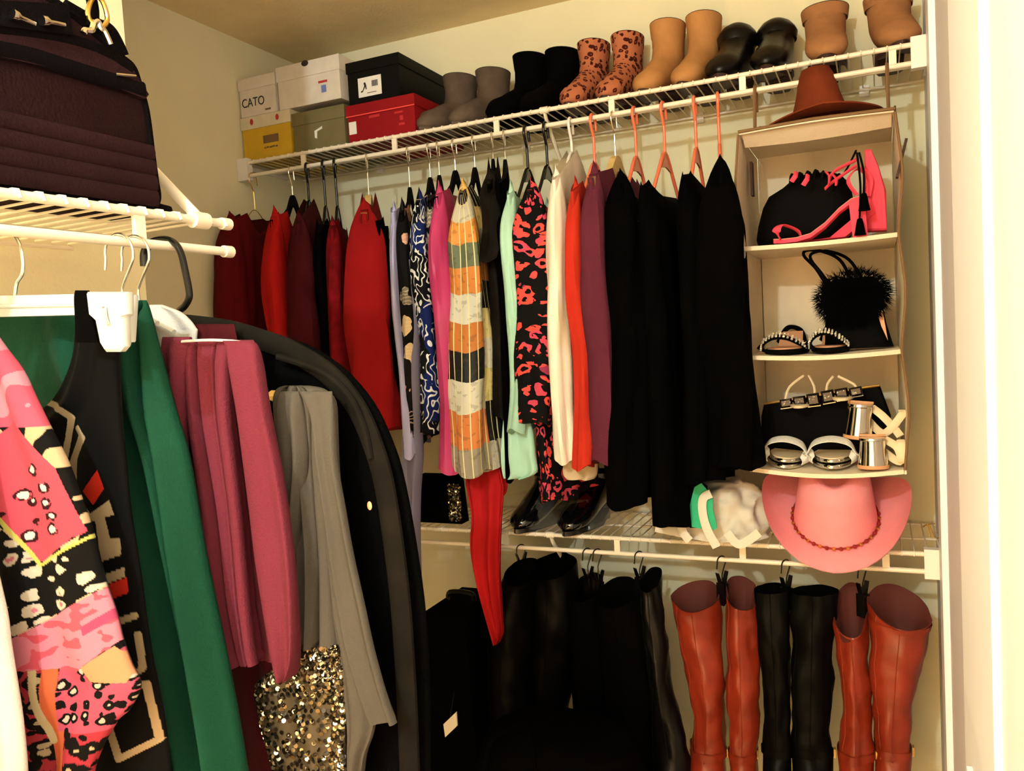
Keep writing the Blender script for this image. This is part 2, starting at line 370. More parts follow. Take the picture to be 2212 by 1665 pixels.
# ------------------------------------------------------------------ hangers: local x across the shoulders, origin on the rail's axis
def hook_pts(drop, R=.019, flip=1):
    c = (.0, .0078 - R)
    pts = [(flip * -(R + .002), c[1] - .016)]
    for a in range(190, -50, -20):
        pts.append((flip * R * math.cos(math.radians(a)), c[1] + R * math.sin(math.radians(a))))
    pts += [(flip * .003, c[1] - R - .012), (0, c[1] - R - .022), (0, -drop)]
    return [(x, 0, z) for x, z in spline([(a, b, 0) for a, b in pts], 3) for x, z in [(x, z)]] if False else [(v.x, 0, v.y) for v in spline([(a, b, 0) for a, b in pts], 3)]
def hanger(kind, label, loc, rz, group=None, m_=None, W=.205, drop=.075, flip=1, R=.019):
    t = thing('clothes_hanger', label, 'hanger', loc, rz, group)
    if kind in ('velvet', 'wood'):
        MB().tube(hook_pts(drop + .01, R, flip), .0017, 8).build('hook', m_ if kind == 'wire' else M['chrome'], t)
        mm = M['black_velvet'] if kind == 'velvet' else M['wood']
        th = .0035 if kind == 'velvet' else .008
        up = [(0, 0), (.012, -.004), (.025, -.018), (.045, -.045), (.075, -.064), (.12, -.078), (.17, -.094), (W, -.112)]
        lowr = [(W, -.128), (.165, -.112), (.115, -.097), (.07, -.085), (.045, -.072), (.025, -.050), (.012, -.036), (0, -.033)]
        if kind == 'wood': up = [(x, z * .8) for x, z in up]; lowr = [(x, z * .8 - .012) for x, z in lowr]
        rs = []
        for sgn in (1, -1):
            top = [(sgn * x, z - drop) for x, z in up]; bot = [(sgn * x, z - drop) for x, z in lowr][::-1]
            rr = [[(x, -th, z), (x, th, z), (xb, th, zb), (xb, -th, zb)] for (x, z), (xb, zb) in zip(top, bot)]
            rs.append(rr)
        mb = MB(); mb.rings(rs[0][::-1] + rs[1][1:]); mb.build('shoulder_arms', mm, t)
        if kind == 'velvet': MB().tube([(-W + .01, 0, -drop - .125), (W - .01, 0, -drop - .125)], .003, 8).build('bar', mm, t)
    elif kind == 'tube':
        r = .0042
        MB().tube(hook_pts(drop, R, flip), r * .85, 10).build('hook', m_, t)
        tri = spline([(0, 0, -drop), (W * .5, 0, -drop - .055), (W - .012, 0, -drop - .108), (W, 0, -drop - .122), (W - .014, 0, -drop - .132), (0, 0, -drop - .132), (-W + .014, 0, -drop - .132), (-W, 0, -drop - .122), (-W + .012, 0, -drop - .108), (-W * .5, 0, -drop - .055)], 4, True)
        MB().tube(tri, r, 10, True).build('frame', m_, t)
        web = [(-.036, -drop - .040), (0, -drop + .004), (.036, -drop - .040), (.018, -drop - .036), (0, -drop - .034), (-.018, -drop - .036)]
        MB().prism(web, -.002, .002, 'y').build('web', m_, t)
    elif kind == 'wire':
        MB().tube(hook_pts(drop, R, flip), .0013, 6).build('hook', m_, t)
        tri = spline([(0, 0, -drop), (W * .5, 0, -drop - .04), (W, 0, -drop - .09), (W * .6, 0, -drop - .105), (-W * .6, 0, -drop - .105), (-W, 0, -drop - .09), (-W * .5, 0, -drop - .04)], 4, True)
        MB().tube(tri, .0013, 6, True).build('frame', m_, t)
    return t

# ------------------------------------------------------------------ garments
VEL_UP = [(0, 0), (.012, -.004), (.025, -.018), (.045, -.045), (.075, -.064), (.12, -.078), (.17, -.094), (.25, -.118)]
def arm_z(kind, u):
    u = abs(u)
    if kind == 'tube': return -u * .56
    if kind == 'wire': return -u * .42
    z = curve(VEL_UP, u); return z * (.8 if kind == 'wood' else 1)
def body_mesh(wf, wb, T, drop, kind, zbot, seed, folds=5, famp=.35, flare=1.1, N=64, R_=30, opn=.0, dip=.05, hemwave=.006):
    """closed loft: local x = +wf (front edge) .. -wb (back edge); thickness T half, hangs from the arms of its hanger"""
    r_ = random.Random(seed); ph = [r_.uniform(0, 6.3) for _ in range(8)]
    rs = []; uvs = []
    for i in range(R_ + 1):
        s = (i / R_) ** 1.35; ring = []; uv = []
        k = min(1, s * 6); tt = lerp(.016 if kind == 'wood' else .013, T, k * (2 - k)) * (1 + .12 * math.sin(3 * s + ph[0]))
        fl = lerp(1, flare, s)
        for j in range(N):
            a = 2 * PI * j / N; ca, sa = math.cos(a), math.sin(a)
            w = wf if ca > 0 else wb
            u = w * fl * (abs(ca) ** .75) * (1 if ca > 0 else -1); u0 = u / fl
            zt = -drop + arm_z(kind, u0) + .007 - .10 * max(0, abs(u0) - w + .03)
            if opn and abs(u0) < opn: zt = -drop + arm_z(kind, opn) - dip * (1 - (u0 / opn) ** 2)
            zb = zbot + hemwave * math.sin(3 * a + ph[1]) + .5 * hemwave * math.sin(7 * a + ph[5])
            z = lerp(zt, zb, s); g = .2 + .8 * s
            f = math.sin(folds * u / .05 + ph[2] + 1.3 * math.sin(3 * s + ph[3])) * famp * g
            v = (abs(sa) ** .8) * (1 if sa > 0 else -1) * tt * (1 + f * .55) + famp * T * .9 * math.sin(u * 20 + ph[4] + 1.5 * s) * g * k
            v += .010 * noise.noise(Vector((u * 8, z * 5, seed * 1.7))) * k + .007 * noise.noise(Vector((u * 30, z * 6, seed * 2.7))) * k
            ring.append((u, v, z)); uv.append((seed * .37 + (j if j <= N // 2 else N - j) / (N / 2) * (wf + wb), z))
        rs.append(ring); uvs.append(uv)
    mb = MB(); mb.rings(rs, uvs=uvs, cap=(True, True)); return mb
def sleeve_mesh(x0, z0, x1, z1, a0, b0, a1, b1, seed, n=26, R_=30, out=.02, cuff=False, v0=0.0, v1=0.0):
    r_ = random.Random(seed); ph = [r_.uniform(0, 6.3) for _ in range(6)]; rs = []; uvs = []; L = abs(z1 - z0)
    for i in range(R_ + 1):
        s = (i / R_) ** 1.3; ring = []; uv = []
        cx = lerp(x0, x1, s) + out * math.sin(PI * min(1, s * 1.6)) * .6 + .010 * math.sin(5 * s + ph[3]) * s; z = lerp(z0, z1, s)
        k = min(1, s * 4.2); k = math.sqrt(k * (2 - k))
        a = lerp(a0, a1, s) * lerp(.05, 1, k); b = lerp(b0 * .95, b1, min(1, s * 2)) * lerp(.05, 1, k)
        if cuff and s > .93: a *= .8; b *= .8
        for j in range(n):
            t = 2 * PI * j / n + PI
            w = 1 + .13 * math.sin(3 * t + ph[0] + 2.2 * s) * k + .05 * math.sin(11 * s * L / .5 + 2 * t + ph[1]) + .09 * math.sin(5 * t + ph[4] + 4 * s) * s + .16 * noise.noise(Vector((math.cos(t) * 2.2, math.sin(t) * 2.2 + seed, z * 7))) * k
            vv = lerp(v0, v1, s) + b * math.sin(t) * w + .012 * math.sin(4.2 * s + ph[2]) * s
            ring.append((cx + a * math.cos(t) * w, vv, z - .03 * math.cos(t) * (1 - s) ** 4 + .008 * math.sin(2 * t + ph[5]) * s + .004 * noise.noise(Vector((t, s * 12, seed)))))
            uv.append((seed * .53 + j / n * .2, z))
        rs.append(ring); uvs.append(uv)
    return MB().rings(rs, uvs=uvs)
YROD, ZROD = -D_SH, Z_UP - LIP
def rod_x(px): return at(px, 358 + (148 - 358) * (px - 655) / (1928 - 655), Y=YROD).x
def hang(name, label, cat, hook, front, width, bottom, mt, hk=('velvet', None), hlabel=None, hgroup=None, W=.19, sleeve=None, seed=1, T=None, back=None, group=None, smt=None, flare=1.04, folds=5, famp=.4, cuff=False, b1=None, drop=None, opn=.085, dip=.05, yaw=None, out=.02):
    """hook: px on the rail; front: photo pixel on the middle of the visible front edge; bottom: pixel row of its hem at the front edge"""
    X0 = rod_x(hook); Xf = at(front[0], front[1], Y=YROD - W).x
    if yaw is None: yaw = max(-.5, min(.5, math.atan2(Xf - X0, W)))
    rz = -PI / 2 + yaw; kind = hk[0]
    drop = drop or {'velvet': .074, 'tube': .098, 'wood': .085, 'wire': .10}[kind]
    root = thing(name, label, cat, (X0, YROD, ZROD), rz, group)
    depth = (Vector((Xf, YROD - W, 1.7)) - CAM).dot(FWD); hw = width / FPX * depth / 2
    zb = at(front[0], bottom, Y=YROD - W).z - ZROD; Wb = back or W
    zs = -drop + arm_z(kind, W - .03)
    if sleeve is None:
        body_mesh(W, Wb, T or hw, drop, kind, zb, seed, folds, famp, flare, opn=opn, dip=dip).build('body', mt, root)
    else:
        body_mesh(W - .025, Wb - .02, T or hw * .85, drop, kind, zb, seed, folds, famp, flare, opn=opn, dip=dip).build('body', mt, root)
        sl = zb if isinstance(sleeve, str) else at(front[0], sleeve, Y=YROD - W).z - ZROD
        sleeve_mesh(W - .045, zs + .012, W - .01, sl, .040, hw, .034, b1 or hw * 1.05, seed + 3, cuff=cuff, out=out).build('sleeve', smt or mt, root)
        sleeve_mesh(-(Wb - .045), zs + .012, -(Wb - .02), sl, .036, hw, .03, hw * .9, seed + 9, cuff=cuff).build('sleeve', smt or mt, root)
    if hlabel: hanger(kind, hlabel, (X0, YROD, ZROD), rz, hgroup, hk[1], W=.095 if kind == 'wood' else max(.10, W - .065), drop=drop, R=hk[2] if len(hk) > 2 else .019, flip=1)
    return root
COR = 'coral plastic hangers'; VEL = 'black velvet hangers'
TB = ('tube', M['black_plastic']); VL = ('velvet', None); WD = ('wood', None); TC = ('tube', M['coral_plastic'])
hang('jacket', 'dark red wool jacket hanging deepest in the corner by the left wall', 'jacket', 545, (486, 640), 84, 1010, M['dkred'], ('wire', M['gold']), 'thin bronze wire hanger holding the corner jacket', W=.17, sleeve='long', seed=11, b1=.045, opn=.05)
hang('blouse', 'bright scarlet blouse between the corner jacket and the maroon sweater', 'blouse', 628, (592, 700), 50, 1010, M['red'], VL, 'black velvet hanger in the scarlet blouse, leftmost of its kind', VEL, sleeve='long', seed=12, opn=.075, dip=.06)
hang('sweater', 'dark maroon sweater next to the scarlet blouse', 'sweater', 662, (648, 700), 62, 1060, M['maroon'], TB, 'black plastic hanger in the dark maroon sweater', sleeve='long', seed=13, opn=.0)
hang('dress', 'plain black dress squeezed between the two dark red knits', 'dress', 697, (700, 700), 36, 1090, M['black_knit'], TB, 'black plastic hanger in the plain black dress', seed=14, drop=.12)
hang('sweater', 'nubby dark red knit sweater beside the wide red cardigan', 'sweater', 722, (734, 650), 44, 1100, M['redknit'], TB, 'black plastic hanger with long shaft in the nubby red knit', W=.18, sleeve='long', seed=15, drop=.125)
hang('cardigan', 'wide deep red cardigan on a wooden hanger', 'cardigan', 791, (798, 700), 84, 930, M['cardi'], WD, 'pale wooden hanger in the deep red cardigan', sleeve='long', seed=16, b1=.056, opn=.0, drop=.105, T=.03)
hang('top', 'black sleeveless top just behind the deep red cardigan', 'top', 815, (838, 700), 18, 900, M['black'], VL, W=.16, seed=17, drop=.12)
hang('shirt', 'pale lavender shirt with a narrow hanging sleeve', 'shirt', 862, (858, 700), 24, 985, M['lav'], VL, sleeve='long', seed=18, drop=.1)
hang('blouse', 'black blouse with peach and cream flower print', 'blouse', 880, (876, 700), 36, 965, M['floral'], VL, 'black velvet hanger in the flower print blouse', VEL, W=.185, sleeve='long', seed=19, drop=.1)
hang('blouse', 'navy and black blouse with white bandana scroll print', 'blouse', 925, (912, 700), 42, 935, M['bandana'], VL, 'black velvet hanger in the bandana print blouse', VEL, W=.185, sleeve='long', seed=20, drop=.082)
hang('dress', 'grey flower print dress partly hidden behind the magenta blouse', 'dress', 945, (940, 640), 36, 940, M['grey_floral'], VL, 'black velvet hanger behind the magenta satin blouse', VEL, W=.16, seed=21, drop=.08)
hang('blouse', 'shiny magenta satin blouse with long sleeve', 'blouse', 980, (953, 720), 46, 1018, M['magenta'], VL, 'black velvet hanger in the magenta satin blouse', VEL, sleeve='long', seed=22)
M['pleat'] = m_pleat('pleated_block_print', -.80, -.10, PLEAT); M['pleat2'] = m_pleat('pleated_block_print_side', -.80, -.10, PLEAT2)
hang('blouse', 'pleated blouse in bands of orange, grey, gold and black', 'blouse', 1022, (1008, 720), 62, 1022, M['pleat2'], VL, 'black velvet hanger in the pleated banded blouse', VEL, sleeve='long', seed=23, smt=M['pleat'], T=.05, b1=.042, famp=.25, folds=9)
hang('blouse', 'sheer black blouse with tan streaks beside the pleated blouse', 'blouse', 1062, (1066, 600), 44, 900, M['sheer'], VL, 'black velvet hanger in the sheer black blouse', VEL, W=.17, seed=24, sleeve=560, drop=.06, opn=0)
hang('dress', 'black satin dress between the pleated blouse and the mint cardigan', 'dress', 1088, (1092, 700), 36, 1040, M['black'], VL, 'black hanger with chrome hook in the black satin dress', W=.17, seed=25, drop=.066)
mint_root = hang('cardigan', 'pale mint cardigan with ruffled lower edge', 'cardigan', 1136, (1106, 720), 36, 930, M['mint'], TB, 'black plastic hanger above the mint cardigan', sleeve='long', seed=26, opn=.14, dip=.05)
hang('dress', 'black dress with coral animal print', 'dress', 1178, (1150, 720), 80, 912, M['coral_print'], TB, 'black plastic hanger in the coral print dress', sleeve='long', seed=27, T=.03, opn=.14)
hang('skirt', 'longer black skirt with coral print reaching the lower shelf', 'skirt', 1196, (1180, 1000), 60, 1085, M['coral_print'], TB, W=.15, seed=28, drop=.2, opn=0)
hang('cardigan', 'long cream cardigan with pale yellow tint', 'cardigan', 1232, (1206, 720), 44, 995, M['cream'], ('tube', M['plastic_w']), 'white plastic hanger in the cream cardigan', W=.2, sleeve='long', seed=29, drop=.075, opn=0)
orange_root = hang('cardigan', 'orange red knit cardigan beside the cream one', 'cardigan', 1280, (1243, 720), 38, 1008, M['orange_red'], TC, 'coral plastic hanger in the orange red cardigan', COR, W=.195, sleeve='long', seed=30, opn=.12, drop=.108)
hang('cardigan', 'plum purple knit cardigan beside the black dresses', 'cardigan', 1325, (1283, 720), 52, 1000, M['plum'], WD, 'wooden hanger with chrome hook in the plum cardigan', W=.195, sleeve='long', seed=31, drop=.098, opn=.06)
for k, (hk_, fr, w_, bt, lab, hlab, sl) in enumerate([
        (1370, (1342, 700), 92, 1090, 'long sleeved black sweater with pearl brooch beside the plum cardigan', 'coral plastic hanger in the black sweater with brooch', 'long'),
        (1432, (1400, 700), 92, 1140, 'longest black dress in the row of black garments', 'coral plastic hanger in the longest black dress', None),
        (1500, (1490, 700), 110, 1045, 'black ruffled blouse with two white buttons', 'coral plastic hanger in the black ruffled blouse', None),
        (1550, (1570, 700), 98, 1010, 'black dress hanging against the canvas shoe organizer', 'coral plastic hanger nearest the shoe organizer', 'long')]):
    rt_ = hang(('sweater', 'dress', 'blouse', 'dress')[k], lab, ('sweater', 'dress', 'blouse', 'dress')[k], hk_, fr, w_, bt, M['black'], TC, hlab, COR, seed=40 + k, sleeve=sl, T=.042, opn=(.155, .165, .14, .165)[k], dip=.025, drop=.108)
    if k in (0, 2):
        for q_, (bx, bz) in enumerate([(.10, -.22), (.10, -.255)] if k == 2 else [(.155, -.28)]):
            MB().lathe([(.0005, -.004), (.006, -.002), (.007, 0), (.006, .002), (.0005, .004)], 12, ex=.8).build('button' if k == 2 else 'brooch', M['plastic_w'], rt_).location = (bx, .050 if k == 2 else .045, bz)
# ------------------------------------------------------------------ boxes on the top shelf
ZS = Z_UP + .0082
def text(body, size, mt, parent, loc, rot, name='lettering', ext=.0004, sx=1.0):
    c = bpy.data.curves.new(name, 'FONT'); c.body = body; c.size = size; c.extrude = ext; c.align_x = 'CENTER'; c.align_y = 'CENTER'
    o = bpy.data.objects.new(name, c); COL.objects.link(o)
    me = bpy.data.meshes.new_from_object(o); bpy.data.objects.remove(o); bpy.data.curves.remove(c)
    me.materials.clear(); me.materials.append(mt)
    o = bpy.data.objects.new(name, me); COL.objects.link(o); o.parent = parent; o.location = loc; o.rotation_euler = rot; o.scale = (sx, 1, 1)
    return o
FACE = (PI / 2, 0, 0)
def shoe_box(label, x0, x1, z0, h, Yf, depth, mb_, ml, lid=.03, rz=0, notch=False, over=.003):
    t = thing('shoe_box', label, 'box', ((x0 + x1) / 2, Yf, z0), rz)
    w = x1 - x0
    def rbox(a, b, c, d, e, f): return MB().prism([(a, c), (b, c), (b, d), (a, d)], e, f, 'z', bev=.0012)
    rbox(-w / 2 + over, w / 2 - over, over, depth - over, 0, h - .004).build('body', mb_, t, True, 30)
    rbox(-w / 2, w / 2, 0, depth, h - lid, h).build('lid', ml, t, True, 30)
    return t, w
bx = {n: mat(n + '_board', c, .6, var=.06, vscale=30, bump=.1, spec=.15) for n, c in dict(yellow=(214, 172, 48), white=(226, 214, 196), olive=(118, 108, 72), red=(140, 18, 24), black=(3, 3, 3), cream=(222, 208, 178)).items()}
M['fadedred'] = mat('faded_red_ink', (186, 34, 38), .7); M['ink'] = mat('dark_ink', (40, 30, 28), .7); M['redink'] = mat('red_ink', (190, 50, 40), .7); M['label'] = mat('white_label', (235, 230, 220), .6); M['goldink'] = mat('brown_ink', (120, 95, 60), .7); M['blueink'] = mat('blue_ink', (120, 130, 190), .7); M['pinkink'] = mat('bright_red_ink', (240, 70, 66), .7)
Yb = -.292
def pxx(px, py, Y): return at(px, py, Y=Y).x
def pxz(px, py, Y): return at(px, py, Y=Y).z
z1 = pxz(560, 248, Yb) - ZS
xa = max(XL + .006, pxx(520, 330, Yb)); xb = pxx(632, 325, Yb)
t, w = shoe_box('yellow shoe box with stained white lid at the left end of the shelf', xa, xb, ZS, z1, Yb, .27, bx['yellow'], bx['cream'], .036)
MB().box((.015, -.0012 + .003, .055), (.055, .002, .022)).build('label', M['goldink'], t, False)
for q_, (xx, ww) in enumerate(((-.008, .006), (.001, .008), (.012, .007), (.022, .011), (.034, .008))): MB().box((xx, .0022, .031 + .001 * (q_ % 2)), (ww, .001, .0045)).build('faded_print', M['goldink'], t, False)
for q_, xx in enumerate((-.05, .045)): MB().lathe([(.0004, 0), (.006, .0002), (.006, .0008), (.0004, .001)], 14, ey=1.5).build('stain', M['redink'], t).matrix_local = Matrix.Translation((xx, .0, z1 - .016)) @ Matrix.Rotation(PI / 2, 4, 'X')
z2 = pxz(556, 162, Yb) - pxz(556, 247, Yb)
t, w = shoe_box('white shoe box lettered CATO standing on the yellow box', max(XL + .006, pxx(513, 240, Yb)), pxx(598, 235, Yb), ZS + z1 + .001, z2, Yb, .26, bx['white'], bx['white'], .034)
text('CATO', .036, M['ink'], t, (-.018, .0022, z2 * .35), FACE, sx=.85)
MB().box((.035, .0022, .012), (.02, .001, .005)).build('stamp', M['goldink'], t, False)
xc, xd = xb + .004, pxx(750, 300, Yb) 
z3 = pxz(700, 232, Yb) - ZS
t, w = shoe_box('olive green shoe box with torn white sticker between the yellow and red boxes', xc, xd - .004, ZS, z3, Yb, .27, bx['olive'], bx['olive'], .036)
MB().prism([(-.015, .052), (.012, .062), (.012, .055), (-.006, .050), (-.008, .03), (-.015, .033)], .0012, .0026, 'y').build('torn_sticker', M['label'], t, False)
z4 = pxz(672, 143, Yb) - pxz(672, 238, Yb)
t, w = shoe_box('plain white shoe box with thumb notch on the olive box', pxx(601, 235, Yb) , xd - .01, ZS + max(z3, z1) + .001, z4, Yb, .27, bx['white'], bx['white'], .042)
MB().lathe([(.0003, 0), (.012, .0003), (.012, .001), (.0003, .0012)], 20, ey=.7).build('thumb_notch', M['ink'], t).matrix_local = Matrix.Translation((-.005, -.0002, z4 - .006)) @ Matrix.Rotation(PI / 2, 4, 'X')
MB().box((.05, .002, .055), (.03, .001, .006)).build('red_print', M['redink'], t, False); MB().box((.052, .002, .035), (.016, .001, .02)).build('blue_print', M['blueink'], t, False)
xe, xf = pxx(751, 300, Yb), pxx(899, 284, Yb)
z5 = pxz(825, 214, Yb) - ZS
t, w = shoe_box('dark red shoe box with white side sticker, under the black box', xe, xf, ZS, z5, Yb, .285, bx['red'], bx['red'], .03)
MB().box((0, -.0006, z5 - .031), (w, .0015, .003)).build('lid_edge', M['pinkink'], t, False)
MB().box((-w / 2 + .018, .0022, .04), (.024, .001, .034)).build('sticker', M['label'], t, False)
for xx, zz, ww, hh in ((-.02, .062, .034, .007), (.058, .060, .026, .005), (.066, .028, .018, .006), (.066, .044, .010, .012)): MB().box((xx, .0024, zz), (ww, .0006, hh)).build('faded_print', M['fadedred'], t, False)
z6 = pxz(808, 120, Yb) - pxz(808, 214, Yb)
t, w = shoe_box('large black shoe box with white barcode label, on top of the red box', pxx(750, 215, Yb), pxx(865, 203, Yb), ZS + z5 + .001, z6, Yb + .002, .285, bx['black'], bx['black'], .03, rz=.0)
lb = MB().box((-.012, .0020, z6 * .36), (.075, .0012, .052)).build('label', M['label'], t, False)
for k in range(11): MB().box((.0 + k * .0018 - .004, .0011, z6 * .36 + .006), (.0009 if k % 3 else .0013, .0006, .016)).build('barcode_bar', M['ink'], lb, False)
zc_ = z6 * .36; MB().prism([(-.031, zc_ + .011), (-.026, zc_ + .013), (-.023, zc_ + .006), (-.022, zc_ - .006), (-.025, zc_ - .007), (-.026, zc_ + .001), (-.030, zc_ - .005), (-.036, zc_ - .013), (-.041, zc_ - .013), (-.041, zc_ - .010), (-.035, zc_ - .008), (-.029, zc_ + .003)], .0006, .0014, 'y').build('shoe_drawing', M['ink'], lb, False)
MB().box((-.006, .0012, zc_ - .017), (.03, .0004, .002)).build('small_print', M['goldink'], lb, False)

# ------------------------------------------------------------------ ankle boots
def ring_pts(c, tilt, rx, ry, n=28, flat=0.0, sq=1.0):
    out = []; ct, st = math.cos(tilt), math.sin(tilt)
    for j in range(n):
        a = 2 * PI * j / n; x = rx * math.copysign(abs(math.cos(a)) ** sq, math.cos(a)); y = ry * math.copysign(abs(math.sin(a)) ** sq, math.sin(a))
        out.append(Vector((c[0] + x, c[1] + y * ct, c[2] - y * st * 1.0)))
    return out
def boot_rings(h, sx=1, heel=.03, toe=1.0, lean=0.0, flare=1.0, wide=1.0):
    H_ = heel
    raw = [(.03 + lean, h, .05, .050 * flare, .056 * flare), (.03 + lean * .8, h * .86, 0, .047 * flare, .053), (.03 + lean * .5, lerp(h, .09 + H_, .45), 0, .045, .051), (.028 + lean * .2, lerp(h, .09 + H_, .8), .06, .043, .052),
           (.022, .078 + H_, .15, .042, .057), (.014, .055 + H_, .42, .041, .062), (-.012, .046 + H_ * .8, .85, .041, .050), (-.05, .042 + H_ * .5, 1.15, .042, .040), (-.09, .036 + H_ * .2, 1.35, .042, .032), (-.125, .032, 1.5, .039, .027), (-.152 * toe, .028, 1.57, .031, .021), (-.170 * toe, .024, 1.57, .018, .013), (-.176 * toe, .022, 1.57, .005, .005)]
    rs = []
    for (y, z, tl, rx, ry) in raw:
        r_ = ring_pts((0, y, z), tl, rx * wide, ry)
        rs.append([Vector((v.x, v.y, max(v.z, .010 + (H_ * max(0, min(1, (v.y + .03) / .05)) if v.y > -.05 else 0)))) for v in r_])
    return rs
def ankle_boot(label, X, Y, rz, h, mt, sole_m, lining, heel=.03, group=None, toe=1.0, lean=0, flare=1.0, zip_=False, closed=False, wide=1.0, pull=False):
    t = thing('ankle_boot', label, 'boot', (X, Y, ZS), rz, group)
    rs = boot_rings(h, heel=heel, toe=toe, lean=lean, flare=flare, wide=wide)
    top = rs[0]; c = sum(top, Vector()) / len(top)
    inner = [[lerp(c, v, .78 if dz else .93) + Vector((0, 0, dz)) for v in top] for dz in (-.03, .0)]
    if closed:
        dome = [[lerp(c, v, f_) + Vector((0, 0, dz)) for v in top] for f_, dz in ((.05, .034), (.4, .031), (.7, .022), (.9, .010))]
        MB().rings(dome + rs).build('upper', mt, t, True, 60)
    else:
        MB().rings(rs, cap=(False, True)).build('upper', mt, t, True, 60)
        MB().rings([inner[0], inner[1], [v + Vector((0, 0, .0015)) for v in top]], cap=(True, False)).build('lining', lining, t, True, 60)
    out = []
    for k in range(28):
        a = 2 * PI * k / 28; y = math.sin(a); x = math.cos(a)
        yy = .075 * y + .0 if y > 0 else .178 * toe * y
        ww = .037 if y > 0 else .042 * (1 - .15 * (-y) ** 2)
        out.append((x * ww * wide, yy))
    low = [[Vector((x, y, heel * max(0, min(1, (y + .03) / .05)) + z)) for x, y in out] for z in (.0, .012)]
    MB().rings(low).build('sole', sole_m, t)
    if heel > .012:
        hl = [(x, y) for x, y in [(-.03, .012), (.03, .012), (.034, .04), (.024, .068), (0, .075), (-.024, .068), (-.034, .04)]]
        MB().rings([[(x * .85, .04 + (y - .04) * .85, 0) for x, y in hl], [(x, y, heel + .004) for x, y in hl]]).build('heel', sole_m, t)
    if zip_:
        MB().box((.0465 * flare * wide, .03 + lean * .6, h * .7), (.003, .006, h * .5)).build('zipper', M['gold'], t, False)
    if pull: MB().tube([(0, .085 + lean, h - .03), (0, .095 + lean, h + .005), (0, .083 + lean, h + .012)], .004, 8, flat=2).build('pull_tab', mt, t)
    return t
M['greysuede'] = mat('grey_suede', (92, 78, 66), .95, var=.25, vscale=25, bump=.5, bscale=300, spec=.1); M['blacksuede'] = mat('black_suede', (3, 3, 3), .9, spec=.03)
M['tansuede'] = mat('tan_suede', (182, 130, 78), .9, var=.12, vscale=18, bump=.4, bscale=300, spec=.1); M['tansuede2'] = mat('dusty_tan_suede', (164, 114, 74), .9, var=.15, vscale=18, bump=.4, bscale=300, spec=.1)
M['blackleather'] = mat('black_leather', (5, 5, 5), .35, bump=.3, bscale=60, spec=.25); M['dksole'] = mat('dark_brown_sole', (52, 26, 18), .6); M['lining'] = mat('dark_lining', (40, 28, 22), .9)
M['leopard'] = m_leopard('leopard_print', (180, 108, 74), (62, 18, 12), (136, 66, 40), 72, uv=False, holes=.26)
M['stacked'] = mat('stacked_wood_heel', (168, 112, 66), .6, var=.25, vscale=60, stretch=(1, 1, 10))
def boots(pairs, labels, mt, sole_m, **k):
    for (px, py, rz, Ys), lab in zip(pairs, labels):
        X = at(px, py, Y=Ys + .03).x; hz = at(px, py, Y=Ys + .03).z - ZS
        ankle_boot(lab, X, Ys, rz, hz, mt, sole_m, M['lining'], toe=.88, **k)
boots([(990, 172, -.22, -.135), (1060, 160, -.25, -.13)], ['grey suede ankle boot next to the red shoe box', 'grey suede ankle boot next to the black suede boots'], M['greysuede'], M['greysuede'], heel=.015, group='grey suede boots', wide=.92)
boots([(1140, 128, -.30, -.13), (1210, 118, -.28, -.13)], ['black suede ankle boot beside the grey boots', 'black suede ankle boot beside the leopard boots'], M['blacksuede'], M['blacksuede'], heel=.02, group='black suede boots', wide=.9)
boots([(1280, 100, -.12, -.12), (1353, 84, -.10, -.12)], ['leopard print ankle boot beside the black suede boots', 'leopard print ankle boot beside the tan boots'], M['leopard'], M['dksole'], heel=.035, group='leopard boots', wide=.84, pull=True)
boots([(1438, 58, -.18, -.12), (1516, 42, -.16, -.12)], ['smooth tan ankle boot next to the leopard boots', 'tallest smooth tan ankle boot next to the black leather boots'], M['tansuede'], M['dksole'], heel=.04, group='smooth tan boots', wide=.88)
boots([(1590, 84, -.12, -.13), (1676, 74, -.05, -.13)], ['round black leather bootie next to the smooth tan boots', 'larger shining black leather bootie beside the dusty tan boots'], M['blackleather'], M['dksole'], heel=.03, group='black leather booties', closed=True, zip_=False, wide=.98)
boots([(1783, 24, .05, -.13), (1922, -4, .12, -.13)], ['dusty tan ankle boot left of the right-hand end', 'dusty tan ankle boot at the far right end of the shelf'], M['tansuede2'], M['dksole'], heel=.045, group='dusty tan boots', wide=1.08, pull=True)
# ------------------------------------------------------------------ hanging canvas organizer
M['canvas'] = mat('beige_canvas', (232, 216, 188), .9, bump=.4, bscale=500, var=.05, vscale=10, spec=.15); M['piping'] = mat('brown_piping', (120, 88, 52), .8); M['strap'] = mat('dark_strap', (60, 36, 26), .8)
OX0, OX1, OYF, OYB = 1.224, 1.521, -.42, -.125
OZ = [1.974, 1.739, 1.506, 1.262]; OW = OX1 - OX0; OC = (OX0 + OX1) / 2
org = thing('shoe_organizer', 'beige canvas hanging organizer with three open compartments', 'organizer', (OC, (OYF + OYB) / 2, ZROD))
def loc_o(x, y, z): return (x - OC, y - (OYF + OYB) / 2, z - ZROD)
def org_shelf(z, name, bow, th=.007):
    rs = []
    for i in range(13):
        s = i / 12; x = lerp(OX0, OX1, s); f = bow * math.sin(PI * s); fy = OYF - .010 * math.sin(PI * s)
        rs.append([loc_o(x, fy, z - f), loc_o(x, OYB, z - f * .3), loc_o(x, OYB, z - f * .3 - th), loc_o(x, fy, z - f - th)])
    return MB().rings(rs).build(name, M['canvas'], org)
org_shelf(OZ[0] + .007, 'top_panel', -.002)
for k in (1, 2, 3): org_shelf(OZ[k], 'shelf', (.004, .006, .010)[k - 1], .009)
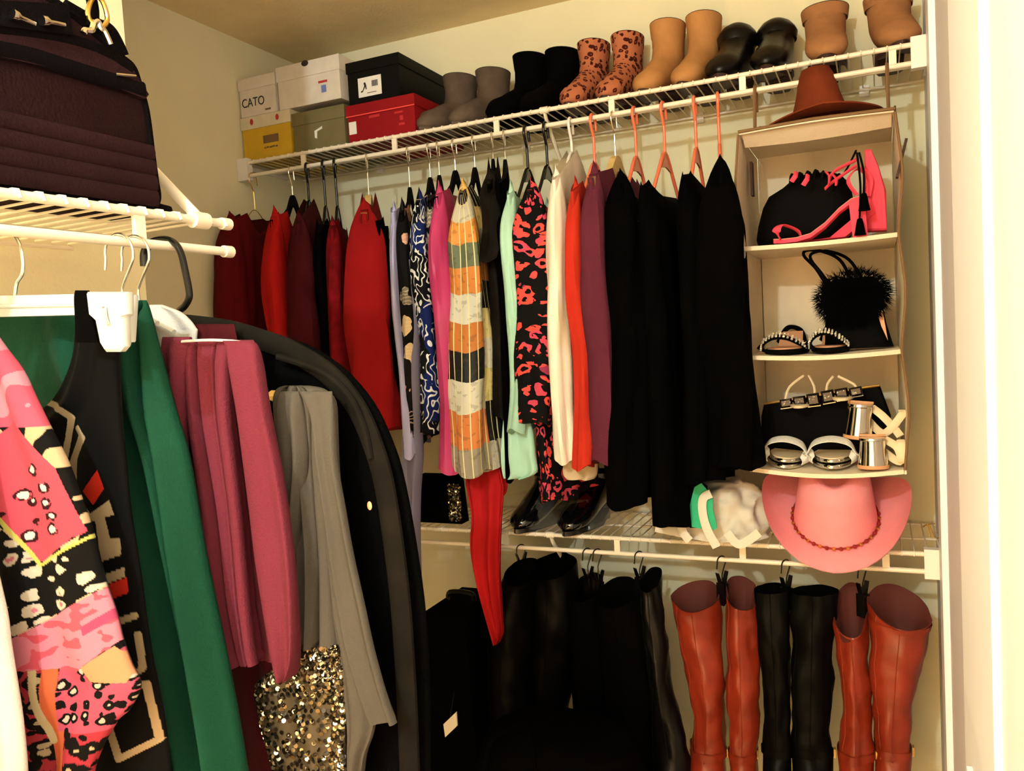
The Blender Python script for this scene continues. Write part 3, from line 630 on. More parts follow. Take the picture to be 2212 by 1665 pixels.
for sx, x in ((-1, OX0), (1, OX1)):
    rs = []
    for i in range(33):
        z = lerp(OZ[0], OZ[3] - .009, i / 32); seg = [abs(z - q_) for q_ in OZ]; bul = .010 * min(1, min(seg) / .1)
        rs.append([loc_o(x + sx * bul, OYF - .002, z), loc_o(x + sx * .002, OYB, z), loc_o(x + sx * .006, OYB, z), loc_o(x + sx * (bul + .004), OYF - .002, z)])
    MB().rings(rs).build('side_panel', M['canvas'], org)
    MB().tube([loc_o(x + sx * (.002 + .010 * min(1, min(abs(lerp(OZ[0], OZ[3], i / 32) - q_) for q_ in OZ) / .1)), OYF - .004, lerp(OZ[0], OZ[3], i / 32)) for i in range(33)], .0028, 6).build('piping', M['piping'], org)
MB().box(loc_o(OC, OYB + .002, (OZ[0] + OZ[3]) / 2), (OW, .004, OZ[0] - OZ[3])).build('back_panel', M['canvas'], org, False)
MB().tube([loc_o(OX0 - .002, OYF - .004, OZ[0] + .006), loc_o(OC, OYF - .012, OZ[0] + .008), loc_o(OX1 + .002, OYF - .004, OZ[0] + .006)], .0032, 6).build('piping', M['piping'], org)
for x in (OX0 + .022, OX1 - .008):                         # hooks over the rail
    xl = x - OC; yl = YROD - (OYF + OYB) / 2
    pts = spline([(xl, yl - .035, OZ[0] - ZROD + .006), (xl, yl - .024, -.06), (xl, yl - .013, -.01), (xl, yl, .0085), (xl, yl + .014, -.008), (xl, yl + .013, -.045)], 5)
    MB().tube(pts, .0028, 8, flat=1.6).build('hook', M['piping'], org)
    MB().box((xl + .012, yl - .03, OZ[0] - ZROD + .018), (.004, .02, .022)).build('strap_loop', M['strap'], org, False)
for x, y, z, rz_ in ((OX0 + .006, -.29, 1.90, 0.0), (OX1 + .012, -.40, 1.885, .25)):
    MB().box((0, 0, 0), (.005, .028, .075)).build('fastening_tab', M['strap'], org, False).matrix_local = Matrix.Translation(loc_o(x, y, z)) @ Matrix.Rotation(rz_, 4, 'Y')
# front valance under the top board
rs = []
for i in range(13):
    s = i / 12; x = lerp(OX0 + .004, OX1 - .004, s); sg = .004 * math.sin(PI * s)
    rs.append([loc_o(x, OYF + .004, OZ[0] + .004), loc_o(x, OYF + .05, OZ[0] - .018 - sg), loc_o(x, OYF + .053, OZ[0] - .016 - sg), loc_o(x, OYF + .007, OZ[0] + .007)])
MB().rings(rs).build('valance', M['canvas'], org)

# ------------------------------------------------------------------ brown hat on the organizer
M['felt'] = mat('brown_felt', (116, 50, 26), .95, var=.2, vscale=14, bump=.4, bscale=200, spec=.1)
def hat(label, loc, rot, mt, rx, ry, hc, bx_, by_, curl, pinch=.25, droop=0.0, band=None, name='cowboy_hat', taper=.14, concave=0.0):
    t = thing(name, label, 'hat', loc, rot=rot)
    n = 48; rs = []
    for s in [i / 14 for i in range(15)]:
        z = hc * s; k = 1 - taper * s + concave * (abs(1 - 2 * s) ** 2 - 1) * .5 - .30 * max(0, s - .8) * 2.2; ring = []
        for j in range(n):
            a = 2 * PI * j / n; x, y = rx * k * math.cos(a), ry * k * math.sin(a)
            pz = z
            if s > .6: x *= 1 - pinch * (s - .6) / .4 * max(0, -math.sin(a)) * .7; pz -= .016 * max(0, math.cos(a * 1) * 0 + (1 - abs(math.cos(a)))) * (s - .6) / .4 * -math.sin(a) * -1 * 0
            ring.append((x, y, pz))
        rs.append(ring)
    ctr = [[(rx * (.42 - taper * .35) * math.cos(2 * PI * j / n) * f, ry * (.74 - taper * .9) * math.sin(2 * PI * j / n) * f, hc - d_) for j in range(n)] for f, d_ in ((1.0, .002), (.75, .012), (.4, .020), (.05, .022))]
    MB().rings(rs + ctr, cap=(False, True)).build('crown', mt, t, True, 80)
    rs = []
    for th in (0, .003):
        rows = []
        for q_ in range(11):
            f = q_ / 10; ring = []
            for j in range(n):
                a = 2 * PI * j / n; ca, sa = math.cos(a), math.sin(a)
                x = lerp(rx, bx_, f) * ca; y = lerp(ry, by_, f) * sa
                z = curl * abs(ca) ** 2.2 * f ** 1.6 - droop * (1 - abs(ca)) * f ** 1.4 + th
                x *= 1 - .30 * max(0, curl / max(bx_, .01)) * abs(ca) ** 2 * f ** 2
                ring.append((x, y, z))
            rows.append(ring)
        rs.append(rows)
    MB().rings(rs[1] + rs[0][::-1] + [rs[1][0]], cap=(False, False)).build('brim', mt, t, True, 70)
    if band:
        pts = [(rx * 1.02 * math.cos(2 * PI * j / 40), ry * 1.02 * math.sin(2 * PI * j / 40), .010) for j in range(40)]
        bd = MB().tube(pts, .0022, 6, True).build('band', band, t)
        for j in range(40):
            if math.sin(2 * PI * j / 40) < .3:
                b0 = MB().lathe([(.0003, -.004), (.0042, -.002), (.0042, .002), (.0003, .004)], 8).build('bead', band if j % 2 else M['gold'], bd); b0.location = pts[j]
    return t
hc = at(1775, 262, Y=-.29)
hat('brown felt hat resting on top of the canvas organizer', (hc.x - .004, -.29, OZ[0] + .040), (.10, -.06, .1), M['felt'], .062, .075, .105, .128, .125, -.012, pinch=.5, droop=-.012, name='felt_hat', taper=.42, concave=.16)

# ------------------------------------------------------------------ organizer, top compartment
M['pink'] = mat('pink_suede', (240, 74, 96), .7, spec=.2); M['nude'] = mat('nude_insole', (220, 160, 120), .7); M['bagblack'] = mat('black_bag_leather', (3, 3, 3), .7, spec=.06)
def ol(px, py, Y): return at(px, py, Y=Y)
def blob(rows, y0, T, n=36):               # rows of (z, xl, xr): rounded body, thickness T, front at y0
    rs = []
    for (z, xl, xr, k) in rows:
        c = (xl + xr) / 2; w = (xr - xl) / 2
        rs.append([(c + w * math.copysign(abs(math.cos(2 * PI * j / n)) ** .6, math.cos(2 * PI * j / n)), y0 + T / 2 + T / 2 * k * math.copysign(abs(math.sin(2 * PI * j / n)) ** .7, math.sin(2 * PI * j / n)), z) for j in range(n)])
    return MB().rings(rs)
YB = -.33
bagc = ol(1735, 440, YB)
t = thing('handbag', 'black drawstring handbag with long tassels in the top compartment', 'bag', (bagc.x, YB, OZ[1]))
rows = []
for py, l_, r_, k in [(520, 1632, 1835, .9), (500, 1628, 1842, 1), (470, 1632, 1845, 1), (430, 1642, 1842, 1), (405, 1655, 1838, .95), (388, 1685, 1830, .85), (372, 1705, 1815, .7), (363, 1730, 1795, .45)]:
    a, b = ol(l_, py, YB), ol(r_, py, YB); rows.append((max(.003, (a.z + b.z) / 2 - OZ[1] - .006 * (py < 510)), a.x - bagc.x, b.x - bagc.x, k))
blob(rows, 0, .10).build('body', M['bagblack'], t)
for k in range(7):
    q_ = ol(1706 + k * 17, 372 + abs(k - 3) * 3, YB)
    MB().tube(spline([(q_.x - bagc.x, .02, q_.z - OZ[1] - .02), (q_.x - bagc.x + .004, .012, q_.z - OZ[1] + .004), (q_.x - bagc.x + .012, .03, q_.z - OZ[1] - .014)], 4), .005, 6).build('gather', M['bagblack'], t)
for px_, zt, zb_ in ((1866, 415, 455), (1857, 470, 508)):
    q_, q2 = ol(px_, zt, YB - .105), ol(px_ - 2, zb_, YB - .105); q0 = ol(1856 if px_ > 1860 else 1851, 330, YB - .06)
    MB().tube(spline([(q0.x - bagc.x, -.06, q0.z - OZ[1]), ((q0.x + q_.x) / 2 - bagc.x + .004, -.09, (q0.z + q_.z) / 2 - OZ[1]), (q_.x - bagc.x, -.105, q_.z - OZ[1])], 6), .0022, 6).build('cord', M['bagblack'], t)
    MB().lathe([(.001, .0), (.005, -.003), (.007, -.012), (.010, -.03), (.0115, q2.z - q_.z)], 16, (q_.x - bagc.x, -.105, q_.z - OZ[1])).build('tassel', M['black'], t)
q0 = ol(1850, 332, YB - .02); q1 = ol(1810, 385, YB)
MB().tube(spline([(q1.x - bagc.x, .03, q1.z - OZ[1]), ((q0.x + q1.x) / 2 - bagc.x, .02, q0.z - OZ[1] - .02), (q0.x - bagc.x, -.055, q0.z - OZ[1])], 6), .0022, 6).build('cord', M['bagblack'], t)
# pink block-heel sandals
def sandal_sole(pts, w, th=.006):           # pts: (along, z) profile -> strip of width w
    rs = []
    for i, (x, z, f) in enumerate(pts):
        rs.append([(x, -w * f, z), (x, w * f, z), (x, w * f, z - th), (x, -w * f, z - th)])
    return MB().rings(rs)
Ys = -.395
p0 = ol(1672, 512, Ys); p1 = ol(1884, 500, Ys); LB = p1.x - p0.x
t = thing('sandal', 'pink high block heel sandal lying in front of the black handbag', 'sandal', (p0.x, Ys, OZ[1] - .002))
prof = [(0, .012, .5), (.02, .010, .8), (.05, .010, 1), (.08, .016, .95), (.11, .035, .8), (.14, .062, .75), (.165, .078, .8), (.185, .082, .7)]
prof = [(x * LB / .205, z, f) for x, z, f in prof]
sandal_sole(prof, .026, .008).build('sole', M['pink'], t)
sandal_sole([(x, z + .0015, f * .9) for x, z, f in prof], .026, .0015).build('insole', M['nude'], t)
MB().rings([[(x * LB / .205, y, z) for x, y, z in r_] for r_ in ([(.160, -.02, .074), (.192, -.02, .08), (.192, .02, .08), (.160, .02, .074)], [(.166, -.022, .0), (.196, -.022, .0), (.196, .022, .0), (.166, .022, .0)])]).build('heel', M['pink'], t, False)
MB().tube(spline([(.015, -.026, .010), (.008, -.024, .03), (.018, 0, .042), (.045, .022, .03), (.055, .026, .010)], 6), .009, 8, flat=.2, up=(0, 0, 1)).build('toe_strap', M['pink'], t)
MB().tube(spline([(.165, -.02, .085), (.150, -.03, .115), (.17, 0, .14), (.19, .02, .12), (.185, .02, .085)], 6), .006, 8, flat=.25).build('ankle_strap', M['pink'], t)
pA = ol(1893, 500, -.36)
t = thing('sandal', 'pink sandal standing upright with tall heel at the right of the top compartment', 'sandal', (pA.x, -.36, OZ[1]))
pr = [ol(x, y, -.36) for x, y in ((1872, 498), (1916, 496), (1914, 410), (1897, 355), (1882, 322), (1868, 322), (1868, 420))]
MB().prism([(v.x - pA.x, max(0, v.z - OZ[1])) for v in pr], 0, .05, 'y', bev=.004).build('heel_counter', M['pink'], t)
MB().rings([[(-.035, .0, .05), (.0, -.004, .05), (.0, .05, .05), (-.035, .05, .05)], [(-.09, .0, .008), (-.06, -.004, .006), (-.06, .05, .006), (-.09, .05, .008)], [(-.15, .0, .004), (-.15, -.001, .004), (-.15, .05, .002), (-.15, .051, .002)]]).build('sole', M['pink'], t)
for k in range(2):
    a, b, c = ol(1850 - 0 * k, 345 + 12 * k, -.34), ol(1800, 372 + 20 * k, -.36), ol(1790 - 8 * k, 400 + 8 * k, -.37)
    MB().tube(spline([(v.x - pA.x, v.y + .36, v.z - OZ[1]) for v in (a, b, c)], 6), .0045, 8, flat=.4).build('tie', M['pink'], t)
for k, px_ in enumerate((1720, 1745, 1785, 1800)):
    a, b = ol(px_, 372 + 6 * (k % 2), -.375), ol(px_ + (-10 if k < 2 else 6), 392 + 8 * (k % 2), -.385)
    MB().tube([(a.x - pA.x, a.y + .36, a.z - OZ[1]), ((a.x + b.x) / 2 - pA.x + .004, -.03, (a.z + b.z) / 2 - OZ[1]), (b.x - pA.x, b.y + .36, b.z - OZ[1])], .0052, 8, flat=.4).build('tie_end', M['pink'], t)

# ------------------------------------------------------------------ middle compartment: rhinestone sandals and the furry bag
M['crystal'] = mat('rhinestone', (235, 230, 215), .12, .6); M['smoke'] = mat('smoky_stone', (26, 22, 22), .08, .3)
stone = None
def stone_at(parent, p, r, mt, name='rhinestone'):
    global stone
    key = 'st_%s_%.4f' % (mt.name, r)
    me = bpy.data.meshes.get(key)
    if me is None:
        o = MB().lathe([(.0002, -r * .5), (r, 0), (r * .6, r * .55), (.0002, r * .6)], 6).build(key, mt, None, False); me = o.data; bpy.data.objects.remove(o)
    o = bpy.data.objects.new(name, me); COL.objects.link(o); o.parent = parent; o.location = p; o.rotation_euler = (PI / 2 + .2, rnd.uniform(-.4, .4), rnd.uniform(0, 3)); return o
for k, (px0, px1, lab, sx) in enumerate([(1636, 1745, 'rhinestone strap sandal left in the middle compartment', 1), (1742, 1836, 'rhinestone strap sandal right of its twin in the middle compartment', -1)]):
    a, b = ol(px0, 755, -.415), ol(px1, 757, -.415); cxx = (a.x + b.x) / 2; w = (b.x - a.x) / 2 * .96
    t = thing('sandal', lab, 'sandal', (cxx, -.405, OZ[2] - .001), group='rhinestone sandals')
    out = [(w * math.cos(2 * PI * j / 28) * (1 if math.sin(2 * PI * j / 28) < 0 else .85), .115 + .12 * math.sin(2 * PI * j / 28)) for j in range(28)]
    MB().prism(out, .0, .010, 'z', bev=.002).build('sole', M['bagblack'], t)
    MB().prism([(x * .9, .115 + (y - .115) * .93) for x, y in out], .010, .0125, 'z').build('insole', M['nude'], t)
    hp = (.036, .040)[k]
    base = [(-w * .98, .035, .008), (-w * .9, .03, hp * .62), (-w * .45, .025, hp), (0.1 * w, .03, hp * .95), (w * .65, .04, hp * .55), (w * .95, .05, .008)]
    band = spline(base, 7)
    MB().tube(band, .012, 8, flat=.16, up=(0, -.5, 1)).build('strap', M['bagblack'], t)
    for r_i in range(3):
        for i_, v in enumerate(band[::2]):
            stone_at(t, (v.x, v.y - .010 + r_i * .0075 - .002, v.z + .0025 - .001 * r_i + .004 * r_i), .0032, M['crystal'])
    MB().tube(spline([(-w * .6, .20, .02), (-w * .3, .235, .05), (0, .245, .055), (w * .4, .23, .045), (w * .6, .2, .02)], 5), .006, 8, flat=.3).build('heel_strap', M['bagblack'], t)
    MB().rings([[(-w * .55, .17, .012), (w * .55, .17, .012), (w * .5, .19, .014), (-w * .5, .19, .014)], [(-w * .5, .225, .045), (w * .5, .225, .045), (w * .5, .23, .043), (-w * .5, .23, .043)]]).build('heel_cup', M['nude'], t, False)
YF2 = -.33; fc = ol(1850, 650, YF2)
t = thing('handbag', 'black bag with furry flap and two looped handles in the middle compartment', 'bag', (fc.x, YF2, OZ[2]))
rows = []
for py, l_, r_, k in [(755, 1778, 1932, .8), (735, 1780, 1926, .8), (700, 1780, 1915, .8), (650, 1782, 1905, .8), (620, 1790, 1895, .7), (605, 1800, 1885, .4)]:
    a, b = ol(l_, py, YF2), ol(r_, py, YF2); rows.append((max(.002, (a.z + b.z) / 2 - OZ[2]), a.x - fc.x, b.x - fc.x, k))
bd_ = blob(rows, 0, .075).build('body', M['bagblack'], t)
MB().prism([(v.x - fc.x, v.z - OZ[2]) for v in (ol(1893, 668, YF2), ol(1906, 668, YF2), ol(1918, 735, YF2), ol(1904, 705, YF2))], -.003, .001, 'y').build('side_gusset', M['nude'], t, False)
fr = []; rr = random.Random(5); fv = MB()
for i in range(2600):
    a = rr.uniform(0, 2 * PI); q_ = math.sqrt(rr.random()); px_ = 1842 + 76 * q_ * math.cos(a); py = 642 + 56 * q_ * math.sin(a) - .12 * (px_ - 1842)
    v = ol(px_, py, YF2 - .004); b0 = Vector((v.x - fc.x, -.006 - .016 * (1 - q_ * q_), v.z - OZ[2]))
    dr = Vector((math.cos(a) * q_ + rr.uniform(-.5, .5), -.55 * (1.1 - q_), -math.sin(a) * q_ - .25 + rr.uniform(-.5, .5))).normalized()
    L = rr.uniform(.012, .024); sd = Vector((-dr.z, 0, dr.x)) * .0009
    fv.add([b0 - sd, b0 + sd, b0 + dr * L + Vector((0, 0, -.002))], [(0, 1, 2)])
blob([(v.z - OZ[2], ol(1842 - 70 * k, py, YF2).x - fc.x, ol(1842 + 70 * k, py, YF2).x - fc.x, k) for py, k in ((692, .6), (670, .9), (645, 1), (618, .95), (600, .6)) for v in (ol(1842, py, YF2),)], -.016, .05).build('flap', M['black'], t)
fv.build('fur', mat('black_fur', (3, 3, 3), .9, spec=.03), t, False)['kind'] = 'stuff'
for k in range(2):
    pts = [ol(x, y, YF2) for x, y in ([(1790, 625), (1762, 580), (1736, 552), (1742, 540), (1775, 542), (1815, 562), (1842, 612)] if k == 0 else [(1796, 622), (1772, 588), (1750, 560), (1752, 545), (1785, 540), (1832, 558), (1866, 608)])]
    MB().tube(spline([(v.x - fc.x, .012 + .022 * k, v.z - OZ[2]) for v in pts], 6), .0042, 8, flat=.6).build('handle', M['bagblack'], t)

# ------------------------------------------------------------------ bottom compartment
M['silver'] = mat('silver_mirror', (225, 222, 215), .12, 1); M['pearlstrap'] = mat('white_glitter_strap', (228, 226, 220), .4, var=.1, vscale=200); M['cork'] = mat('tan_sole', (205, 150, 105), .6); M['ribbon'] = mat('cream_strap', (228, 208, 172), .6)
YC3 = -.29; cc = ol(1780, 900, YC3)
t = thing('clutch_bag', 'flat black clutch bag leaning at the back of the bottom compartment', 'bag', (cc.x, YC3, OZ[3]))
pr = [ol(x, y, YC3) for x, y in ((1645, 1000), (1900, 985), (1925, 900), (1900, 832), (1650, 872), (1644, 900))]
MB().prism([(v.x - cc.x, max(.004, v.z - OZ[3])) for v in pr], 0, .035, 'y', bev=.004).build('body', M['bagblack'], t)
MB().tube([(pr[4].x - cc.x, -.001, pr[4].z - OZ[3]), (pr[3].x - cc.x, -.001, pr[3].z - OZ[3])], .003, 8).build('frame', M['gold'], t)
YJ3 = -.325
for k, (s0, s1, ax, lab) in enumerate([((1684, 872), (1772, 860), 1740, 'dark jewelled thong sandal on the clutch, left of the pair'), ((1774, 858), (1864, 842), 1804, 'dark jewelled thong sandal on the clutch, right of the pair')]):
    a, b = ol(*s0, YJ3), ol(*s1, YJ3); o = (a + b) / 2
    t = thing('sandal', lab, 'sandal', (o.x, YJ3, o.z), group='jewelled sandals')
    ang = math.atan2(b.z - a.z, b.x - a.x); L = (b - a).length
    for q_ in range(3 if k == 0 else 3):
        f = (q_ + .5) / 3 - .5; hh = (.018, .022, .026)[q_] if k == 0 else (.026, .024, .018)[q_]
        mb = MB(); w2 = L / 3 * .46
        rs = [[(-w2, .0, -hh / 2), (w2, 0, -hh / 2), (w2, 0, hh / 2), (-w2, 0, hh / 2)], [(-w2 * .7, -.008, -hh * .33), (w2 * .7, -.008, -hh * .33), (w2 * .7, -.008, hh * .33), (-w2 * .7, -.008, hh * .33)]]
        g = mb.rings(rs).build('stone', M['smoke'], t, False); g.matrix_local = Matrix.Translation((f * L * math.cos(ang), -.002, f * L * math.sin(ang))) @ Matrix.Rotation(-ang, 4, 'Y')
        MB().tube([(-w2, -.003, -hh / 2 - .002), (w2, -.003, -hh / 2 - .002)], .0018, 6).build('setting', M['silver'], g)
        for _ in range(7): stone_at(g, (rnd.uniform(-w2 * .7, w2 * .7), -.008, rnd.uniform(-hh * .3, hh * .3)), .0017, M['crystal'], 'crystal')
    tp = ol(ax, 816 + 2 * k - 4, YJ3)
    for sx in (-1, 1):
        MB().tube(spline([(sx * L * .36, 0, .004 + sx * .36 * L * math.sin(ang)), (sx * L * .30 + (tp.x - o.x) * .3, .012, (tp.z - o.z) * .55), (tp.x - o.x + sx * .005, .02, tp.z - o.z)], 6), .0022, 8, flat=1.4).build('strap', M['ribbon'], t)
    MB().prism([(.026 * math.cos(2 * PI * j / 20), .085 + .11 * math.sin(2 * PI * j / 20)) for j in range(20)], -.012, -.006, 'z').build('sole', M['ribbon'], t).location = (0, -.02, 0)
for k, (l_, r_, yt, yb, Yd, lab) in enumerate([(1822, 1882, 872, 945, -.355, 'upper sandal with mirrored silver block heel'), (1853, 1918, 945, 1008, -.405, 'lower sandal with mirrored silver block heel on the bottom shelf')]):
    a, b = ol(l_, yb, Yd), ol(r_, yt, Yd); cx_ = (a.x + b.x) / 2; R_ = (b.x - a.x) / 2; h = b.z - a.z
    zb0 = a.z if k == 0 else OZ[3] + .002
    t = thing('sandal', lab, 'sandal', (cx_, Yd, zb0), group='silver heel sandals', rot=(0, .10 if k == 0 else 0, 0))
    MB().lathe([(R_ * .86, h), (R_ * .9, h * .93), (R_ * .82, h * .90), (R_ * .88, h * .5), (R_, .006)], 32, ey=.8).build('heel', M['silver'], t, True, 30)
    MB().lathe([(R_ * 1.0, .006), (R_ * 1.05, .004), (R_ * 1.05, -.001), (R_, -.002)], 32, ey=.8).build('heel_tip', M['cork'], t)
    rs = []
    for i in range(9):
        s = i / 8; w = .032 * (1 - .2 * s); rs.append([(-w * .8, .02 + .16 * s, h * (1 - s) ** 1.5 + .0), (w * .8, .02 + .16 * s, h * (1 - s) ** 1.5 + .0), (w * .8, .02 + .16 * s, h * (1 - s) ** 1.5 + .005), (-w * .8, .02 + .16 * s, h * (1 - s) ** 1.5 + .005)])
    MB().rings(rs).build('sole', M['cork'], t)
    st = [[(R_ * .8, .02, h * .9), (.045, .0, h * .7), (.07, .0, h * .35), (.082, -.01, -.005 + .0 * k)], [(R_ * .6, .03, h * .5), (.05, .0, h * .2), (.08, .0, h * .75), (.085, .01, h * .9)]]
    for s_ in st: MB().tube(spline([(min(x, OX1 - cx_ - .004), y, max(z, .012)) for x, y, z in s_], 8), .008, 8, flat=.25, up=(0, -1, .3)).build('strap', M['ribbon'], t)
for k, (l_, r_, lab) in enumerate([(1644, 1738, 'silver white slide sandal at the left front of the bottom compartment'), (1744, 1848, 'silver white slide sandal in the centre front of the bottom compartment')]):
    a, b = ol(l_, 1000, -.42), ol(r_, 1000, -.42); cx_ = (a.x + b.x) / 2; w = (b.x - a.x) / 2
    t = thing('slide_sandal', lab, 'sandal', (cx_, -.41, OZ[3] - .002), group='silver slides', rot=(0, (.10, .0)[k], 0))
    out = [(w * .96 * math.cos(2 * PI * j / 28) * (1 if math.sin(2 * PI * j / 28) < 0 else .85), .112 + .118 * math.sin(2 * PI * j / 28)) for j in range(28)]
    for z0, z1, mm, nm in ((0, .009, M['silver'], 'sole'), (.009, .0125, M['bagblack'], 'midsole'), (.0125, .021, M['silver'], 'footbed_rim')): MB().prism(out, z0, z1, 'z', bev=.002).build(nm, mm, t)
    MB().prism([(x * .9, .112 + (y - .112) * .93) for x, y in out], .021, .0225, 'z').build('insole', M['ribbon'], t)
    bp = spline([(-w * .96, .03, .012), (-w * .98, .022, .034), (-w * .7, .015, .054), (0, .012, .062), (w * .7, .015, .054), (w * .98, .022, .034), (w * .96, .03, .012)], 6)
    MB().tube(bp, .016, 10, flat=.14, up=(0, -.3, 1)).build('strap', M['pearlstrap'], t)
# ------------------------------------------------------------------ lower shelf: pink hat, bags
ZL = Z_LO + .0082
M['blackmatte'] = mat('matte_black_leather', (3, 3, 3), .45, spec=.08)
M['pinkfelt'] = mat('pink_felt', (242, 152, 160), .92, var=.05, vscale=20, bump=.3, bscale=220, spec=.15); M['redband'] = mat('red_braid', (140, 26, 20), .6)
hc = at(1803, 1150, Y=-.30)
hat('pink felt cowboy hat with braided band tipped over the lower shelf rail', (hc.x, -.268, ZL + .052), (.50, .03, .02), M['pinkfelt'], .090, .105, .14, .180, .158, .085, pinch=.3, droop=.012, band=M['redband'], taper=.22)
M['whitebag'] = mat('white_bag_cloth', (214, 208, 192), .7, bump=.3, bscale=40); M['emerald'] = mat('emerald_satin', (10, 170, 120), .6); M['film'] = mat('clear_film', (220, 215, 200), .15, trans=.0, alpha=.07, spec=.6)
def crumple(rows, y0, y1, seed, amp=.02, n=72):
    rs = []; rows = [tuple(lerp(a_, b_, q_ / 5) for a_, b_ in zip(r0, r1)) for r0, r1 in zip(rows, rows[1:]) for q_ in range(5)] + [rows[-1]]
    for (z, xl, xr, k) in rows:
        c, w = (xl + xr) / 2, (xr - xl) / 2; ring = []
        for j in range(n):
            a = 2 * PI * j / n; v = Vector((c + w * math.cos(a), (y0 + y1) / 2 + (y1 - y0) / 2 * k * math.sin(a), z))
            d = noise.noise(v * 14 + Vector((seed, 0, 0))) * amp * .8 + (.35 - abs(noise.noise(v * 17 + Vector((0, seed, 0))))) * amp * 1.3 + (.3 - abs(noise.noise(v * 38 + Vector((0, seed, 4))))) * amp * .6
            v += Vector((math.cos(a) * d, math.sin(a) * d, .4 * d)); ring.append(v)
        rs.append(ring)
    return MB().rings(rs)
def rows_px(rows, Y, o):
    out = []
    for py, l_, r_, k in rows:
        a, b = at(l_, py, Y=Y), at(r_, py, Y=Y); out.append(((a.z + b.z) / 2 - o.z, a.x - o.x, b.x - o.x, k))
    return out
o = at(1560, 1150, Y=-.27); o.z = ZL
t = thing('tote_bag', 'crumpled white tote bag with green panels on the lower shelf', 'bag', (o.x, -.27, ZL))
rows = rows_px([(1160, 1470, 1658, .9), (1135, 1464, 1664, 1), (1105, 1468, 1658, .95), (1075, 1474, 1640, .85), (1052, 1480, 1612, .7), (1040, 1486, 1585, .45), (1034, 1500, 1560, .2)], -.27, o)
rows = [(max(.004, z), a, b, k) for z, a, b, k in rows]
crumple(rows, -.085, .10, 3, .026).build('body', M['whitebag'], t, True, 70)
def patch(parent, name, mt, pts, Yp, th=.004):
    return MB().prism([(at(x, y, Y=Yp).x - o.x, at(x, y, Y=Yp).z - ZL) for x, y in pts], Yp + .27, Yp + .27 + th, 'y').build(name, mt, parent, False)
patch(t, 'black_trim', M['black'], [(1474, 1090), (1490, 1050), (1512, 1040), (1528, 1050), (1520, 1140), (1490, 1140)], -.412)
patch(t, 'green_panel', M['emerald'], [(1490, 1090), (1500, 1052), (1515, 1043), (1530, 1062), (1512, 1100), (1515, 1142), (1494, 1138)], -.417)
patch(t, 'green_panel', M['emerald'], [(1524, 1078), (1540, 1076), (1540, 1100), (1549, 1140), (1540, 1146), (1525, 1112)], -.417)
for pts, Yp in (([(1478, 1034), (1470, 1080), (1464, 1110), (1476, 1150), (1490, 1168)], -.420), ([(1536, 1066), (1520, 1075), (1517, 1100), (1526, 1140), (1548, 1182)], -.424), ([(1416, 1140), (1445, 1146), (1490, 1155)], -.395), ([(1570, 1150), (1598, 1176), (1640, 1150)], -.392)):
    MB().tube(spline([(at(x, y, Y=Yp).x - o.x, Yp + .27, at(x, y, Y=Yp).z - ZL) for x, y in pts], 6), .0095, 8, flat=.16, up=(0, -1, .2)).build('strap', M['whitebag'], t)
o2 = at(1640, 1100, Y=-.17)
t = thing('plastic_bag', 'see-through wrinkled plastic bag between the tote and the pink hat', 'bag', (o2.x, -.15, ZL)); o2.z = ZL
crumple([(max(.004, z), a, b, k) for z, a, b, k in rows_px([(1150, 1590, 1720, .9), (1110, 1580, 1725, 1), (1080, 1590, 1716, .9), (1060, 1600, 1690, .5)], -.15, o2)], -.06, .07, 8, .02).build('film', M['whitebag'], t, True, 70)
# brown paper easel wire on the right of the shelf
t = thing('display_easel', 'small thin wire easel at the right end of the lower shelf', 'easel', at(2012, 1190, Y=-.2).to_tuple()[:2] + (ZL,))
e0 = at(2012, 1190, Y=-.2)
for pts in ([(2003, 1130), (2008, 1150), (2010, 1190)], [(2006, 1132), (2020, 1165), (2030, 1190)], [(1994, 1138), (2000, 1133), (2020, 1131)]):
    MB().tube([(at(x, y, Y=-.2).x - e0.x, 0, max(.002, at(x, y, Y=-.2).z - ZL)) for x, y in pts], .0012, 6).build('wire', M['gold'], t)
# black patent shoes in a clear bag
M['patent'] = mat('black_patent', (8, 8, 9), .08, coat=.6)
def pump(label, loc, rz, mt, group=None, heel=.06):
    t = thing('pump', label, 'shoe', loc, rz, group)
    rs = []
    for (y, z, rx, ry) in [(.06, heel + .03, .028, .028), (.04, heel + .022, .031, .026), (0, heel * .75 + .022, .033, .022), (-.05, heel * .3 + .020, .036, .018), (-.10, .020, .038, .016), (-.14, .018, .030, .013), (-.165, .014, .012, .008)]:
        rs.append([(rx * math.cos(2 * PI * j / 22), y, z + ry * math.sin(2 * PI * j / 22)) for j in range(22)])
    MB().rings(rs).build('upper', mt, t)
    MB().lathe([(.010, 0), (.012, heel * .3), (.022, heel), (.024, heel + .01)], 16, (0, .045, 0)).build('heel', mt, t)
    return t
for k, (px, py, rz, lab) in enumerate([(1180, 1120, -.15, 'black patent bootie nearest the red scarf on the lower shelf'), (1275, 1125, -.1, 'black patent bootie under the black dresses on the lower shelf')]):
    q_ = at(px, py, Y=-.2); b_ = ankle_boot(lab, q_.x, -.17, rz, (.12, .13)[k], M['patent'], M['black_plastic'], M['black'], heel=.03, group='patent booties', wide=1.1); b_.location.z = ZL
o3 = at(1200, 1130, Y=-.2); o3.z = ZL
t = thing('plastic_bag', 'clear plastic bag wrapped round the black patent booties', 'bag', (o3.x, -.2, ZL))
crumple([(max(.003, z), a, b, k) for z, a, b, k in rows_px([(1150, 1090, 1330, .9), (1130, 1070, 1345, 1), (1095, 1075, 1335, .95), (1070, 1100, 1310, .6)], -.2, o3)], -.11, .10, 12, .02).build('film', M['film'], t, True, 80)
